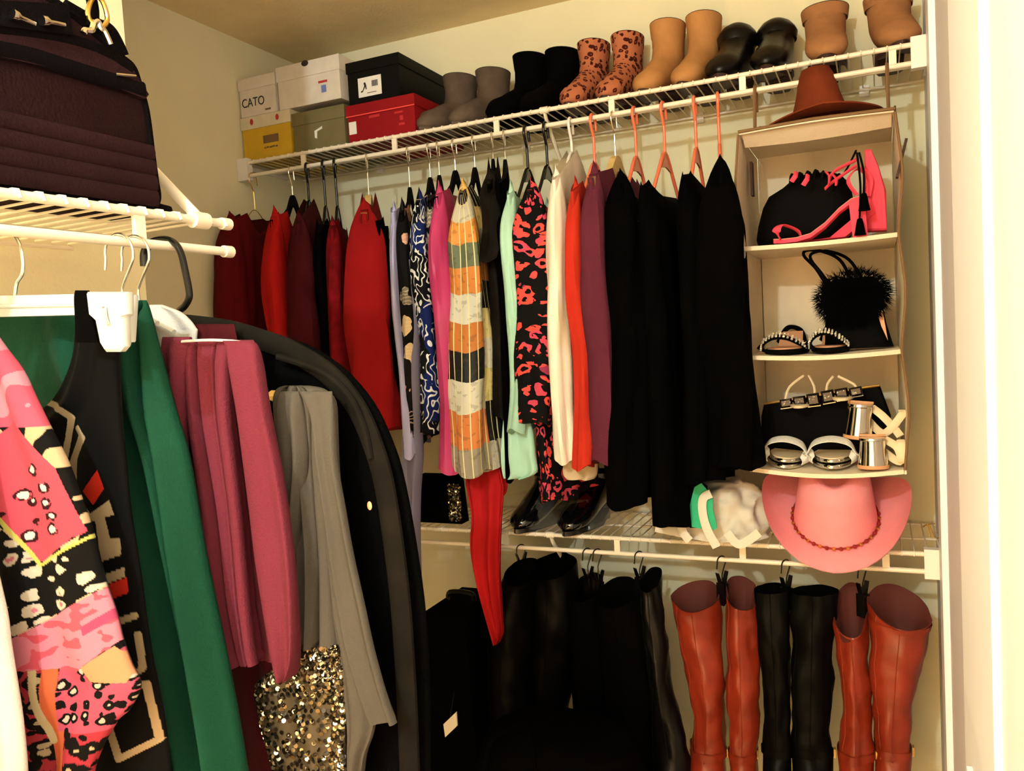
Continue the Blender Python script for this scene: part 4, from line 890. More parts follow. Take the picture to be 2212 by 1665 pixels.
# sequin pouch and dark bundle at the left of the lower shelf
def sequins(name, parent, spots, r, mats, seed, yawj=.5):
    rr = random.Random(seed); mbs = [MB() for _ in mats]
    for (p, nrm) in spots:
        k = rr.randrange(len(mats)); n_ = (Vector(nrm) + Vector((rr.uniform(-yawj, yawj), rr.uniform(-yawj, yawj), rr.uniform(-yawj, yawj)))).normalized(); a = n_.orthogonal().normalized(); b = n_.cross(a)
        mbs[k].add([Vector(p) + (a * math.cos(2 * PI * j / 7) + b * math.sin(2 * PI * j / 7)) * r for j in range(7)], [tuple(range(7))])
    for k, mb in enumerate(mbs):
        if mb.v: mb.build(name, mats[k], parent, False)['kind'] = 'stuff'
M['seq1'] = mat('silver_sequin', (225, 215, 190), .15, 1); M['seq2'] = mat('gold_sequin', (104, 90, 66), .35, 1); M['seq3'] = mat('dark_sequin', (40, 34, 26), .3, .8)
o4 = at(960, 1120, Y=-.25); o4.z = ZL
t = thing('evening_bag', 'black evening bag with a strip of silver sequins left of the red scarf', 'bag', (o4.x, -.25, ZL))
xl, xr = at(905, 1120, Y=-.25).x - o4.x, at(1005, 1120, Y=-.25).x - o4.x; hb = at(960, 1025, Y=-.25).z - ZL
MB().prism([(xl, 0), (xr, 0), (xr - .01, hb), (xl + .015, hb)], -.03, .03, 'y', bev=.008).build('body', M['black'], t)
rr = random.Random(3); xs0 = at(972, 1120, Y=-.28).x - o4.x; xs1 = at(998, 1120, Y=-.28).x - o4.x
sequins('sequin_strip', t, [((rr.uniform(xs0, xs1), -.0315, rr.uniform(.01, hb - .02)), (0, -1, 0)) for _ in range(420)], .0026, [M['seq1'], M['seq2'], M['seq3'], M['seq3']], 4)

# ------------------------------------------------------------------ drapes: cloth bodies hung on a plane across the view
def drape_rows(rows, o, Y, T, seed, folds=4, famp=.5, n=64, sub=4, top_thin=True, uvs=False, lean=0.0, noise_a=.006, sharp=1.0, even=False, grooves=()):
    """rows: (py, pxl, pxr) read on plane Y; gives rings in the frame of o"""
    pts = []
    for py, l_, r_ in rows:
        a, b = at(l_, py, Y=Y - .4 * T), at(r_, py, Y=Y - .4 * T); pts.append((a.x - o.x, b.x - o.x, a.z - o.z, b.z - o.z))
    fine = []
    for i in range(len(pts) - 1):
        p = [Vector(pts[max(i - 1, 0)]), Vector(pts[i]), Vector(pts[i + 1]), Vector(pts[min(i + 2, len(pts) - 1)])]
        for j in range(sub):
            t = j / sub; b0, b1, b2, b3 = p
            fine.append(0.5 * ((2 * b1) + (b2 - b0) * t + (2 * b0 - 5 * b1 + 4 * b2 - b3) * t * t + (3 * b1 - b0 - 3 * b2 + b3) * t ** 3))
    fine.append(Vector(pts[-1])); r_ = random.Random(seed); ph = [r_.uniform(0, 6.3) for _ in range(6)]
    rs = []; uv = []; m_ = len(fine) - 1
    for i, (xl, xr, zl, zr) in enumerate(fine):
        s = i / m_; k = min(1, s * 5) if top_thin else 1; k = lerp(.35, 1, k); ring = []; ru = []
        c, w = (xl + xr) / 2, max(.002, (xr - xl) / 2)
        for j in range(n):
            a = 2 * PI * j / n; ca, sa = math.cos(a), math.sin(a); uu = math.copysign(abs(ca) ** .8, ca)
            if even:
                h_ = n // 2; uu = 1 - 2 * j / h_ if j <= h_ else -1 + 2 * (j - h_) / h_
                sa = math.sqrt(max(0, 1 - abs(uu) ** 2.5)) * (1 if j < h_ else -1)
            x = c + w * uu; z = lerp(zl, zr, (uu + 1) / 2)
            f = math.sin(folds * uu * PI * .5 + ph[0] + .8 * math.sin(2.2 * s + ph[1])); f = math.copysign(abs(f) ** sharp, f)
            f2 = .5 * math.sin(folds * 2.3 * uu + ph[2] + s)
            y = (math.copysign(abs(sa) ** .7, sa)) * T * k * (.75) + (f + f2) * famp * T * (.35 + .65 * s) * k + lean * s
            y += noise_a * noise.noise(Vector((x * 9, z * 4, seed)))
            if sa < 0:
                for (g0, g1, gw, gd) in grooves: y += gd * k * min(1, s * 6) * math.exp(-((uu - lerp(g0, g1, s)) / gw) ** 2)
            ring.append((x, y, z)); ru.append((x, z))
        rs.append(ring); uv.append(ru)
    return rs, uv
def drape(name, label, cat, rows, Y, T, mt, seed, part='cloth', parent=None, o=None, **k):
    if o is None: o = at((rows[0][1] + rows[0][2]) / 2, rows[0][0], Y=Y)
    t = parent or thing(name, label, cat, (o.x, Y, o.z))
    yoff = Y - t.location.y
    rs, uv = drape_rows(rows, o, Y, T, seed, **k)
    rs = [[(x, y + yoff, z) for x, y, z in r_] for r_ in rs]
    MB().rings(rs, uvs=uv).build(part, mt, t, True, 80)
    return t, o
def graft(root, part, rows, Y, T, mt, seed, folds, famp):     # a further part of a hung garment, built in room coordinates
    o_ = at((rows[0][1] + rows[0][2]) / 2, rows[0][0], Y=Y); rs, uv = drape_rows(rows, o_, Y, T, seed, folds=folds, famp=famp)
    ob = MB().rings(rs, uvs=uv).build(part, mt, root, True, 80); ob.matrix_parent_inverse = root.matrix_basis.inverted(); ob.location = (o_.x, Y, o_.z); return ob
M['scarf_red'] = cloth('red_scarf', (176, 24, 28), rough=.85)
t, o_s = drape('scarf', 'red scarf hanging down past the lower shelf in a point', 'scarf', [(640, 1000, 1016), (800, 1003, 1026), (960, 1010, 1068), (1040, 1002, 1088), (1060, 1004, 1090), (1120, 1014, 1086), (1180, 1010, 1084), (1250, 1020, 1082), (1320, 1042, 1085), (1365, 1058, 1088), (1390, 1070, 1076)], -.42, .014, M['scarf_red'], 61, folds=5, famp=.8)
drape('scarf', '', '', [(985, 1030, 1100), (1020, 1040, 1096), (1060, 1050, 1094), (1075, 1060, 1085)], -.40, .008, M['scarf_red'], 62, part='fold', parent=t, o=o_s)
graft(orange_root, 'shirt_tail', [(960, 1222, 1290), (1000, 1216, 1288), (1025, 1216, 1286), (1036, 1225, 1280)], -.45, .02, M['tan_cuff'], 63, 3, .3)
graft(mint_root, 'ruffle', [(900, 1085, 1140), (935, 1082, 1150), (985, 1080, 1156), (1020, 1084, 1160), (1034, 1088, 1130)], -.46, .018, M['mint'], 66, 4, .5)
drape('trousers', 'grey lavender trousers hanging low beside the black coat', 'trousers', [(560, 880, 896), (720, 876, 900), (900, 872, 905), (985, 868, 908), (1060, 872, 902), (1150, 878, 900), (1300, 886, 904), (1500, 890, 912)], -.47, .02, mat('grey_lavender', (112, 108, 134), .9), 65, folds=3, famp=.4)

# ------------------------------------------------------------------ tall boots hung from the lower rail
M['cognac'] = mat('cognac_leather', (128, 40, 20), .33, var=.28, vscale=14, bump=.5, bscale=26, spec=.5); M['cognac_in'] = mat('cognac_lining', (78, 24, 14), .8)
ZR2 = Z_LO - LIP
def rod2_x(px): return at(px, 1182 + 45 * (px - 1095) / 820, Y=YROD).x
def clip_hanger(label, px, clip_py, group=None, w=.02):
    X = rod2_x(px); t = thing('boot_hanger', label, 'hanger', (X, YROD, ZR2), .9, group)
    zc = at(px, clip_py, Y=YROD).z - ZR2
    MB().tube(hook_pts(-zc - .01, .013), .0016, 8).build('hook', M['black_plastic'], t)
    for s in (-1, 1):
        MB().rings([[(s * .004, -.006, zc + .004), (s * .004, .006, zc + .004), (s * .008, .006, zc + .004), (s * .008, -.006, zc + .004)], [(s * .013, -.005, zc + .03), (s * .013, .005, zc + .03), (s * .016, .005, zc + .03), (s * .016, -.005, zc + .03)]]).build('clip_lever', M['black_plastic'], t, False)
        MB().box((s * .006, 0, zc - .022), (.006, .022, .052)).build('clip_jaw', M['black_plastic'], t, False)
    return t
def tall_boot(label, rows, Y, mt, lin_m, toe_rz=0, ry=.058, group=None, rim_tilt=0.0, seed=1, cuff=False, strap=True, rimz=.02):
    pts = []
    for py, l_, r_ in rows:
        a, b = at(l_, py, Y=Y), at(r_, py, Y=Y); pts.append(((a.x + b.x) / 2, (b.x - a.x) / 2, (a.z + b.z) / 2, a.z - b.z))
    xb, rb, zb, _ = pts[-1]; zf = zb - .17 if zb > .25 else .02
    zf = max(zf, .03)
    t = thing('tall_boot', label, 'boot', (xb, Y, zf), 0, group)
    n = 36; fine = []
    for i in range(len(pts) - 1):
        p = [Vector(pts[max(i - 1, 0)]), Vector(pts[i]), Vector(pts[i + 1]), Vector(pts[min(i + 2, len(pts) - 1)])]
        for j in range(6):
            u = j / 6; b0, b1, b2, b3 = p; fine.append(0.5 * ((2 * b1) + (b2 - b0) * u + (2 * b0 - 5 * b1 + 4 * b2 - b3) * u * u + (3 * b1 - b0 - 3 * b2 + b3) * u ** 3))
    fine.append(Vector(pts[-1])); rs = []
    for i, (cx_, rx, z, sk) in enumerate(fine):
        s = i / (len(fine) - 1); ring = []; k = max(0, 1 - s * 7)
        for j in range(n):
            a = 2 * PI * j / n; ca, sa = math.cos(a), math.sin(a)
            wr = .005 * noise.noise(Vector((ca * 2, sa * 2 + seed, z * 24))) + .009 * noise.noise(Vector((ca, sa + seed * 3, z * 9)))
            ryy = lerp(ry, min(ry, .045), s)
            ring.append(Vector((cx_ - xb + (rx + wr) * ca, (ryy + wr) * sa + .0 * s, z - zf + k * (rimz * sa + rim_tilt * ca) - sk * .5 * ca * k)))
        rs.append(ring)
    za = rs[-1][0].z
    foot = [(.0, za * .82, .12, rb * 1.02, .05), (-.008, za * .62, .45, rb * 1.02, .06), (-.035, za * .48, .85, .042, .055), (-.075, za * .36, 1.2, .043, .042), (-.12, .045, 1.45, .043, .033), (-.155, .034, 1.55, .036, .025), (-.182, .028, 1.57, .020, .015), (-.19, .026, 1.57, .005, .004)]
    for (y, z, tl, rx, ryy) in foot:
        rs.append([Vector((v.x, v.y, max(.012, v.z))) for v in ring_pts((0, y, z), tl, rx, ryy, n)])
    MB().rings(rs, cap=(False, True)).build('shaft', mt, t, True, 70)
    top = rs[0]; c = sum(top, Vector()) / n
    MB().rings([[lerp(c, v, .45) + Vector((0, 0, -.13)) for v in top], [lerp(c, v, .70) + Vector((0, 0, -.05)) for v in top], [lerp(c, v, .95) for v in top], [v + Vector((0, 0, .001)) for v in top]], cap=(True, False)).build('lining', lin_m, t, True, 70)
    out = [((.036 if math.sin(2 * PI * k / 28) > 0 else .042) * math.cos(2 * PI * k / 28), (.055 if math.sin(2 * PI * k / 28) > 0 else .19) * math.sin(2 * PI * k / 28)) for k in range(28)]
    MB().prism(out, .0, .014, 'z').build('sole', M['dksole'], t)
    for jj in (int(n * .75), int(n * .62)):
        MB().tube([r_[jj] + Vector((0, -.0006, 0)) for r_ in rs[:-8]], .0011, 6).build('seam', mt, t)
    if cuff:
        cr = rs[4]; MB().rings([[Vector((v.x * 1.0 + math.copysign(.002, v.x - c.x), v.y * 1.05, v.z)) for v in rs[q_]] for q_ in (3, 4, 5)], cap=(False, False)).build('cuff_seam', mt, t)
    if strap:
        k = len(rs) - 9 - 2; MB().rings([[Vector((lerp(0, v.x, 1.06), v.y * 1.06, v.z + dz)) for v in rs[k]] for dz in (-.009, .009)], cap=(False, False)).build('ankle_strap', mt, t)
        v = rs[k][0]; MB().box((v.x * 1.07 + .002, v.y, v.z), (.004, .014, .02)).build('buckle', M['gold'], t, False)
    return t
YB2 = -.315
G1, G3 = 'first pair of cognac boots', 'second pair of cognac boots'
tall_boot('cognac knee boot with wide open top, leftmost of the four', [(1287, 1452, 1556), (1330, 1456, 1558), (1400, 1472, 1560), (1460, 1490, 1562), (1520, 1497, 1564), (1580, 1497, 1566), (1630, 1492, 1566)], YB2, M['cognac'], M['cognac_in'], group=G1, seed=1)
tall_boot('cognac knee boot beside the hanging black boots', [(1282, 1566, 1638), (1340, 1568, 1640), (1400, 1570, 1642), (1480, 1572, 1642), (1560, 1576, 1642), (1600, 1578, 1638), (1630, 1578, 1636)], YB2, M['cognac'], M['cognac_in'], group=G1, seed=2, rim_tilt=-.015)
clip_hanger('black clip hanger holding the left cognac boots', 1558, 1262)
tall_boot('black knee boot with flat folded top, left of its pair', [(1272, 1626, 1705), (1340, 1632, 1706), (1430, 1642, 1706), (1520, 1650, 1706), (1580, 1650, 1708), (1630, 1648, 1708)], YB2, M['blackmatte'], M['black'], ry=.03, rimz=.004, group='hung black boots', seed=3)
tall_boot('black knee boot beside the right cognac boots', [(1276, 1708, 1806), (1340, 1710, 1804), (1430, 1710, 1800), (1520, 1710, 1796), (1580, 1712, 1792), (1630, 1712, 1798)], YB2, M['blackmatte'], M['black'], ry=.03, rimz=.004, group='hung black boots', seed=4)
clip_hanger('black clip hanger holding the flat topped black boots', 1697, 1272)
tall_boot('cognac riding boot with tall narrow opening', [(1318, 1801, 1876), (1380, 1805, 1878), (1440, 1812, 1880), (1520, 1820, 1882), (1590, 1815, 1884), (1630, 1812, 1886)], YB2, M['cognac'], M['cognac_in'], group=G3, seed=5, rimz=.045)
tall_boot('cognac riding boot with wide cuffed top at the far right', [(1312, 1878, 2012), (1360, 1878, 2006), (1420, 1880, 1992), (1500, 1884, 1978), (1570, 1888, 1966), (1630, 1890, 1966)], YB2, M['cognac'], M['cognac_in'], group=G3, seed=6, rim_tilt=-.02, cuff=True, rimz=.03)
clip_hanger('black clip hanger holding the right cognac boots', 1862, 1285)
tall_boot('matte black slouchy boot below the red scarf', [(1235, 1090, 1165), (1300, 1075, 1150), (1380, 1060, 1145), (1460, 1056, 1142), (1520, 1056, 1140), (1550, 1060, 1136)], -.36, M['blackmatte'], M['black'], group='matte black boots', seed=7, strap=False)
tall_boot('matte black slouchy boot with rounded top', [(1222, 1150, 1240), (1290, 1150, 1250), (1380, 1146, 1245), (1450, 1142, 1238), (1500, 1142, 1232), (1525, 1146, 1228)], -.30, M['blackmatte'], M['black'], group='matte black boots', seed=8, strap=False)
clip_hanger('black clip hanger above the matte black boots', 1125, 1218)
tall_boot('black suede boot in the middle of the dark row', [(1268, 1236, 1300), (1340, 1238, 1310), (1450, 1240, 1316), (1560, 1244, 1320), (1630, 1246, 1322)], -.31, M['blacksuede'], M['black'], group='black suede knee boots', seed=9, strap=False)
tall_boot('black suede boot with gathered top in the dark row', [(1278, 1290, 1384), (1340, 1296, 1392), (1450, 1306, 1402), (1560, 1314, 1410), (1630, 1318, 1412)], -.33, M['blacksuede'], M['black'], group='black suede knee boots', seed=10, strap=False)
clip_hanger('black clip hanger in the middle of the dark row', 1268, 1250)
clip_hanger('black clip hanger close to its neighbour over the dark row', 1290, 1258)
tall_boot('straight black boot with shiny shin left of the cognac boots', [(1252, 1384, 1428), (1330, 1390, 1434), (1430, 1400, 1446), (1520, 1408, 1462), (1580, 1410, 1478), (1630, 1412, 1492)], -.33, M['blackleather'], M['black'], group='straight black boots', seed=11, strap=False, ry=.04)
clip_hanger('black clip hanger over the straight black boot', 1380, 1250)
# dark things standing below
q0, q1 = at(905, 1318, Y=-.42), at(1012, 1318, Y=-.42)
t = thing('suitcase', 'upright black suitcase with a white luggage tag', 'suitcase', ((q0.x + q1.x) / 2, -.42, 0))
w = (q1.x - q0.x); hS = q0.z
MB().prism([(-w / 2, .04), (w / 2 + .03, .04), (w / 2, hS - .02), (w / 2 - .02, hS), (-w / 2 + .02, hS), (-w / 2, hS - .02)], -.02, .22, 'y', bev=.012).build('body', M['black'], t)
for sx in (-1, 1): MB().lathe([(.01, 0), (.022, .008), (.022, .03), (.01, .04)], 16, (sx * w * .35, .1, 0)).build('wheel', M['black_plastic'], t)
MB().tube(spline([(-w * .25, .1, hS - .005), (-w * .22, .1, hS + .02), (w * .22, .1, hS + .02), (w * .25, .1, hS - .005)], 5), .008, 8).build('handle', M['black_plastic'], t)
tg = at(975, 1560, Y=-.46)
MB().prism([(at(x, y, Y=-.46).x - (q0.x + q1.x) / 2, at(x, y, Y=-.46).z) for x, y in ((960, 1562), (988, 1535), (990, 1565), (964, 1590))], -.046, -.042, 'y').build('luggage_tag', M['label'], t, False)
MB().tube([(tg.x - (q0.x + q1.x) / 2, -.043, tg.z + .015), (tg.x - (q0.x + q1.x) / 2 + .01, -.03, tg.z + .08)], .002, 6).build('tag_cord', M['black_plastic'], t)
o5 = at(1165, 1600, Y=-.55)
t = thing('duffel_bag', 'large rounded black duffel bag on the floor under the boots', 'bag', (o5.x, -.60, 0))
zt = at(1165, 1556, Y=-.60).z; wl = at(1030, 1600, Y=-.6).x - o5.x; wr = at(1400, 1600, Y=-.6).x - o5.x
rs = []
for z, k in ((0, .9), (.05, 1), (zt * .6, 1), (zt * .85, .93), (zt * .96, .8), (zt, .55)):
    c, w = (wl + wr) / 2, (wr - wl) / 2
    rs.append([(c + w * k * math.copysign(abs(math.cos(2 * PI * j / 40)) ** .6, math.cos(2 * PI * j / 40)), .14 * k * math.copysign(abs(math.sin(2 * PI * j / 40)) ** .8, math.sin(2 * PI * j / 40)), z) for j in range(40)])
MB().rings(rs).build('body', M['black'], t)
for sx in (-1, 1): MB().tube(spline([(sx * .07, -.13, zt * .8), (sx * .05, -.10, zt * .98), (0, -.02, zt * 1.0)], 5), .008, 8).build('strap', M['black'], t)
# ------------------------------------------------------------------ garments on the near left rail (hung across the view)
ZRL = Z_LF - .036
def lrail(px): return at(px, 515 + 25 * px / 490, X=X_LF).y
def lhook(label, px, drop, mt, r=.0016, R=.022, neck_dx=0.0, name='clothes_hanger', arms=None, group=None, flip=1):
    Yh = lrail(px); t = thing(name, label, 'hanger', (X_LF, Yh, ZRL), 0, group)
    MB().tube(hook_pts(drop, R, flip), r, 10).build('hook', mt, t)
    if arms:
        W, dz, rr_, ma = arms
        MB().tube(spline([(-W, 0, -drop - dz), (-W * .5, 0, -drop - dz * .45), (0, 0, -drop), (W * .5, 0, -drop - dz * .45), (W, 0, -drop - dz)], 6), rr_, 8).build('arms', ma, t)
    return t
# black coat, farthest of the row
YCO = -1.472
co_r = [(694, 398, 452), (712, 385, 545), (730, 360, 608), (752, 330, 664), (800, 290, 738), (868, 255, 800), (950, 235, 840), (1050, 225, 868), (1250, 215, 897), (1450, 210, 912), (1665, 205, 921), (1850, 200, 926)]
t, o_c = drape('coat', 'long black coat with dark suede edging, last on the near rail', 'coat', co_r, YCO, .026, M['coat'], 71, n=96, folds=6, famp=.35, noise_a=.01)
edge = [(430, 700), (520, 712), (600, 735), (660, 758), (736, 806), (792, 872), (828, 950), (856, 1050), (884, 1250), (899, 1450), (908, 1665), (912, 1800)]
MB().tube(spline([(at(x, y, Y=YCO).x - o_c.x, -.022, at(x, y, Y=YCO).z - o_c.z) for x, y in edge], 6), .0125, 10, flat=.55, up=(0, -1, 0)).build('edging', M['suede'], t)
seam = [(600, 770), (690, 800), (750, 850), (785, 920), (800, 990)]
MB().tube(spline([(at(x, y, Y=YCO - .03).x - o_c.x, -.030, at(x, y, Y=YCO - .03).z - o_c.z) for x, y in seam], 6), .004, 8).build('shoulder_seam', M['suede'], t)
MB().tube(spline([(at(x, y, Y=YCO).x - o_c.x, -.01, at(x, y, Y=YCO).z - o_c.z) for x, y in ((392, 696), (440, 700), (500, 705), (560, 718))], 6), .009, 10, flat=.6).build('collar', mat('taupe_collar', (150, 126, 90), .8, var=.2, vscale=30), t)
b_ = at(804, 1090, Y=YCO - .035); MB().lathe([(.0003, -.001), (.003, 0), (.0003, .0015)], 14, ey=1.6).build('button', mat('amber_button', (230, 150, 110), .3), t).matrix_local = Matrix.Translation((b_.x - o_c.x, -.040, b_.z - o_c.z)) @ Matrix.Rotation(PI / 2, 4, 'X')
Yh = lrail(362); t = thing('clothes_hanger', 'thick black plastic hanger with a large hook, in the black coat', 'hanger', (X_LF, -1.493, ZRL))
hp = [at(x, y, Y=-1.493) for x, y in ((312, 575), (312, 548), (322, 528), (340, 519), (362, 518), (380, 528), (392, 550), (400, 585), (408, 625), (408, 645), (398, 662), (385, 675), (392, 700))]
MB().tube(spline([(v.x - X_LF, 0, v.z - ZRL) for v in hp], 5), .0042, 10, flat=1.2).build('hook', M['black_plastic'], t)
MB().tube(spline([(hp[-1].x - X_LF - .12, .020, hp[-1].z - ZRL - .05), (hp[-1].x - X_LF, .004, hp[-1].z - ZRL), (hp[-1].x - X_LF + .14, .020, hp[-1].z - ZRL - .06)], 6), .008, 8).build('arms', M['black_plastic'], t)
# grey draped dress with gold sequin skirt
YG = -1.520
g_r = [(834, 606, 660), (842, 592, 690), (870, 586, 713), (940, 590, 716), (1000, 596, 717), (1100, 610, 722), (1200, 626, 728), (1300, 632, 732), (1396, 630, 738)]
t, o_g = drape('dress', 'grey draped dress with a gold sequin skirt, beside the black coat', 'dress', g_r, YG, .014, M['grey_drape'], 72, folds=6, famp=.4, part='bodice', n=200, even=True, grooves=((-.5, -.9, .07, .025), (.0, -.35, .06, .03), (.45, .1, .05, .025)))
for nm, rows_, dy, sd in (('drape_fold', [(846, 640, 712), (900, 668, 718), (1000, 684, 726), (1100, 698, 744), (1200, 710, 762), (1300, 724, 784), (1400, 742, 806), (1500, 772, 834), (1562, 798, 856)], -.010, 73),
                           ('drape_fold', [(1150, 690, 722), (1300, 712, 748), (1450, 735, 792), (1540, 745, 806), (1590, 748, 800), (1640, 746, 782), (1720, 744, 772)], -.004, 74),
                           ('drape_fold', [(846, 600, 640), (900, 596, 650), (1000, 600, 655), (1120, 606, 640), (1200, 612, 632)], -.010, 75)):
    drape('', '', '', rows_, YG + dy, .010, M['grey_drape'], sd, part=nm, parent=t, o=o_g, folds=3, famp=.5, noise_a=.004)
s_r = [(1394, 630, 738), (1440, 604, 741), (1480, 556, 742), (1560, 566, 744), (1665, 592, 746), (1800, 600, 750)]
base_gold = mat('gold_net', (70, 60, 42), .6, .3)
drape('', '', '', s_r, YG - .002, .012, base_gold, 76, part='sequin_skirt', parent=t, o=o_g, folds=4, famp=.4, top_thin=False)
rs, _u = drape_rows(s_r, o_g, YG - .002, .012, 76, folds=4, famp=.4, top_thin=False)
rr = random.Random(9); sp = []
for _ in range(1900):
    i = rr.random() * (len(rs) - 2); i0 = int(i); j = rr.randrange(33, 63)
    a, b = Vector(rs[i0][j]), Vector(rs[i0 + 1][(j + 1) % 64]); f = rr.random(); p = a.lerp(b, f); sp.append(((p.x, p.y + (YG - .002) - t.location.y - .0015, p.z), (rr.uniform(-.1, .5), -1, rr.uniform(0, .5))))
sequins('sequins', t, sp, .0026, [M['seq1'], M['seq2'], M['seq3'], M['seq2'], M['seq3'], M['seq3']], 10, .5)
dr = at(582, 850, Y=YG); MB().tube([(-.034, .004, -.010), (.02, .004, -.012)], .006, 8).build('hanger_end', M['wood'], t)
# dark red dress showing under the mauve sweater
drape('dress', 'dark crimson dress showing below the mauve sweater', 'dress', [(700, 420, 500), (900, 430, 540), (1200, 440, 570), (1440, 450, 590), (1560, 480, 610), (1665, 500, 630), (1850, 505, 640)], -1.518, .006, cloth('crimson', (62, 10, 16)), 77, folds=5, famp=.6)
# white blouse
drape('blouse', 'white satin blouse showing its shoulder above the mauve sweater', 'blouse', [(658, 322, 346), (664, 303, 362), (674, 300, 385), (690, 302, 404), (708, 306, 418), (722, 312, 421), (800, 330, 410), (900, 340, 400)], -1.528, .007, M['white_cloth'], 78, folds=3, famp=.6)
lhook('silver wire hook hanger behind the white blouse', 290, .085, M['chrome'], arms=(.05, .02, .003, M['clear']))
# mauve sweater
YM = -1.556
t, o_m = drape('sweater', 'dusty mauve sweater with long hanging sleeves on the near rail', 'sweater', [(733, 398, 500), (745, 397, 496), (800, 400, 492), (900, 406, 494), (1000, 420, 504), (1100, 436, 514), (1200, 446, 522), (1300, 456, 530), (1400, 478, 540), (1440, 492, 546)], YM, .014, M['mauve'], 79, part='body', folds=2, famp=.5, n=160, even=True, grooves=((-.55, -.1, .07, .03), (.35, .55, .06, .03)))
for nm, rows_, dy, sd in (('sleeve', [(736, 480, 540), (748, 490, 552), (790, 500, 560), (900, 514, 574), (1000, 522, 592), (1100, 532, 608), (1200, 544, 621), (1300, 562, 630), (1400, 582, 632), (1450, 594, 626), (1472, 602, 616)], -.012, 80),
                           ('sleeve', [(728, 342, 400), (760, 345, 400), (850, 350, 396), (950, 356, 396), (1030, 364, 400), (1090, 380, 406)], -.006, 81)):
    drape('', '', '', rows_, YM + dy, .016, M['mauve'], sd, part=nm, parent=t, o=o_m, folds=2, famp=.35, noise_a=.008)
drape('', '', '', [(734, 395, 545), (760, 400, 552), (900, 410, 570), (1100, 440, 600), (1300, 470, 610), (1430, 500, 600)], YM + .030, .004, M['mauve'], 82, part='back', parent=t, o=o_m, folds=4, famp=.5)
MB().tube(spline([(at(x, y, Y=YM - .008).x - o_m.x, -.014, at(x, y, Y=YM - .008).z - o_m.z) for x, y in ((402, 737), (460, 734), (520, 737), (545, 746), (556, 770))], 5), .0012, 8, flat=1.4).build('hanger_edge', M['clear'], t)
# green satin dress
YGN = -1.602
t, o_n = drape('dress', 'emerald green satin dress between the patterned top and mauve sweater', 'dress', [(648, 120, 300), (664, -20, 306), (690, -80, 311), (760, -70, 328), (830, -40, 344), (900, 0, 360), (1000, 60, 385), (1200, 150, 416), (1400, 220, 452), (1665, 300, 500), (1850, 330, 530)], YGN, .022, M['green'], 83, folds=6, famp=.6, n=240, even=True, part='body', grooves=((.80, .25, .045, .045), (.60, -.10, .035, .035), (.95, .62, .03, .03)))
if False: rs, uv = drape_rows([(690, -80, 170), (740, -80, 172), (800, -70, 165), (860, -50, 150), (890, -20, 120)], o_n, YGN - .024, .005, 84, folds=3, famp=.5)
lhook('silver wire hook hanger in the green dress', 255, .075, M['chrome'], arms=(.05, .02, .003, M['clear']))
# black patterned top and pink scarf: prints are laid out on the cloth
def in_poly(p, poly):
    x, y = p; c = False; n = len(poly)
    for i in range(n):
        x1, y1 = poly[i]; x2, y2 = poly[i - 1]
        if (y1 > y) != (y2 > y) and x < (x2 - x1) * (y - y1) / (y2 - y1) + x1: c = not c
    return c
def near_line(p, pts, w):
    P = Vector(p)
    for a, b in zip(pts, pts[1:]):
        A, B = Vector(a), Vector(b); d = B - A; t_ = max(0, min(1, (P - A).dot(d) / d.length_squared))
        if (A + d * t_ - P).length < w / 2: return True
    return False
def print_drape(label, name, cat, rows, Y, T, color, seed, folds, famp, part='cloth', nx=110, ny=230, noise_a=.006, mt=None):
    o = at((rows[0][1] + rows[0][2]) / 2, rows[0][0], Y=Y); t = thing(name, label, cat, (o.x, Y, o.z))
    sub = max(2, ny // (len(rows) - 1)); n = nx * 2
    rs, _ = drape_rows(rows, o, Y, T, seed, folds=folds, famp=famp, n=n, sub=sub, noise_a=noise_a, even=True)
    mb = MB(); mb.rings(rs); ob = mb.build(part, mt, t, True, 80)
    me = ob.data; at_ = me.attributes.new('print', 'FLOAT_COLOR', 'POINT'); cols = []
    for v_ in me.vertices:
        c = v_.co; w = Vector((c.x + o.x, Y - .6 * T, c.z + o.z)) - CAM; d = w.dot(FWD)
        cols += [*(.48 * q_ for q_ in lin(color(1106 + FPX * w.dot(RT) / d, 832.5 - FPX * w.dot(UPV) / d))), 1.0] if c.y < .004 else [.01, .01, .01, 1]
    at_.data.foreach_set('color', cols)
    return t
def attr_mat2(name, rough=.85):
    mt, nt, b = nodes(name); a = nt.nodes.new('ShaderNodeAttribute'); a.attribute_name = 'print'; link(nt, a.outputs['Color'], b.inputs['Base Color'])
    b.inputs['Roughness'].default_value = rough; b.inputs['Specular IOR Level'].default_value = .1; return mt
M['print'] = attr_mat2('printed_cloth')
CRM, RED_, PCH, BLK = (206, 180, 142), (224, 48, 30), (230, 140, 104), (3, 3, 4)
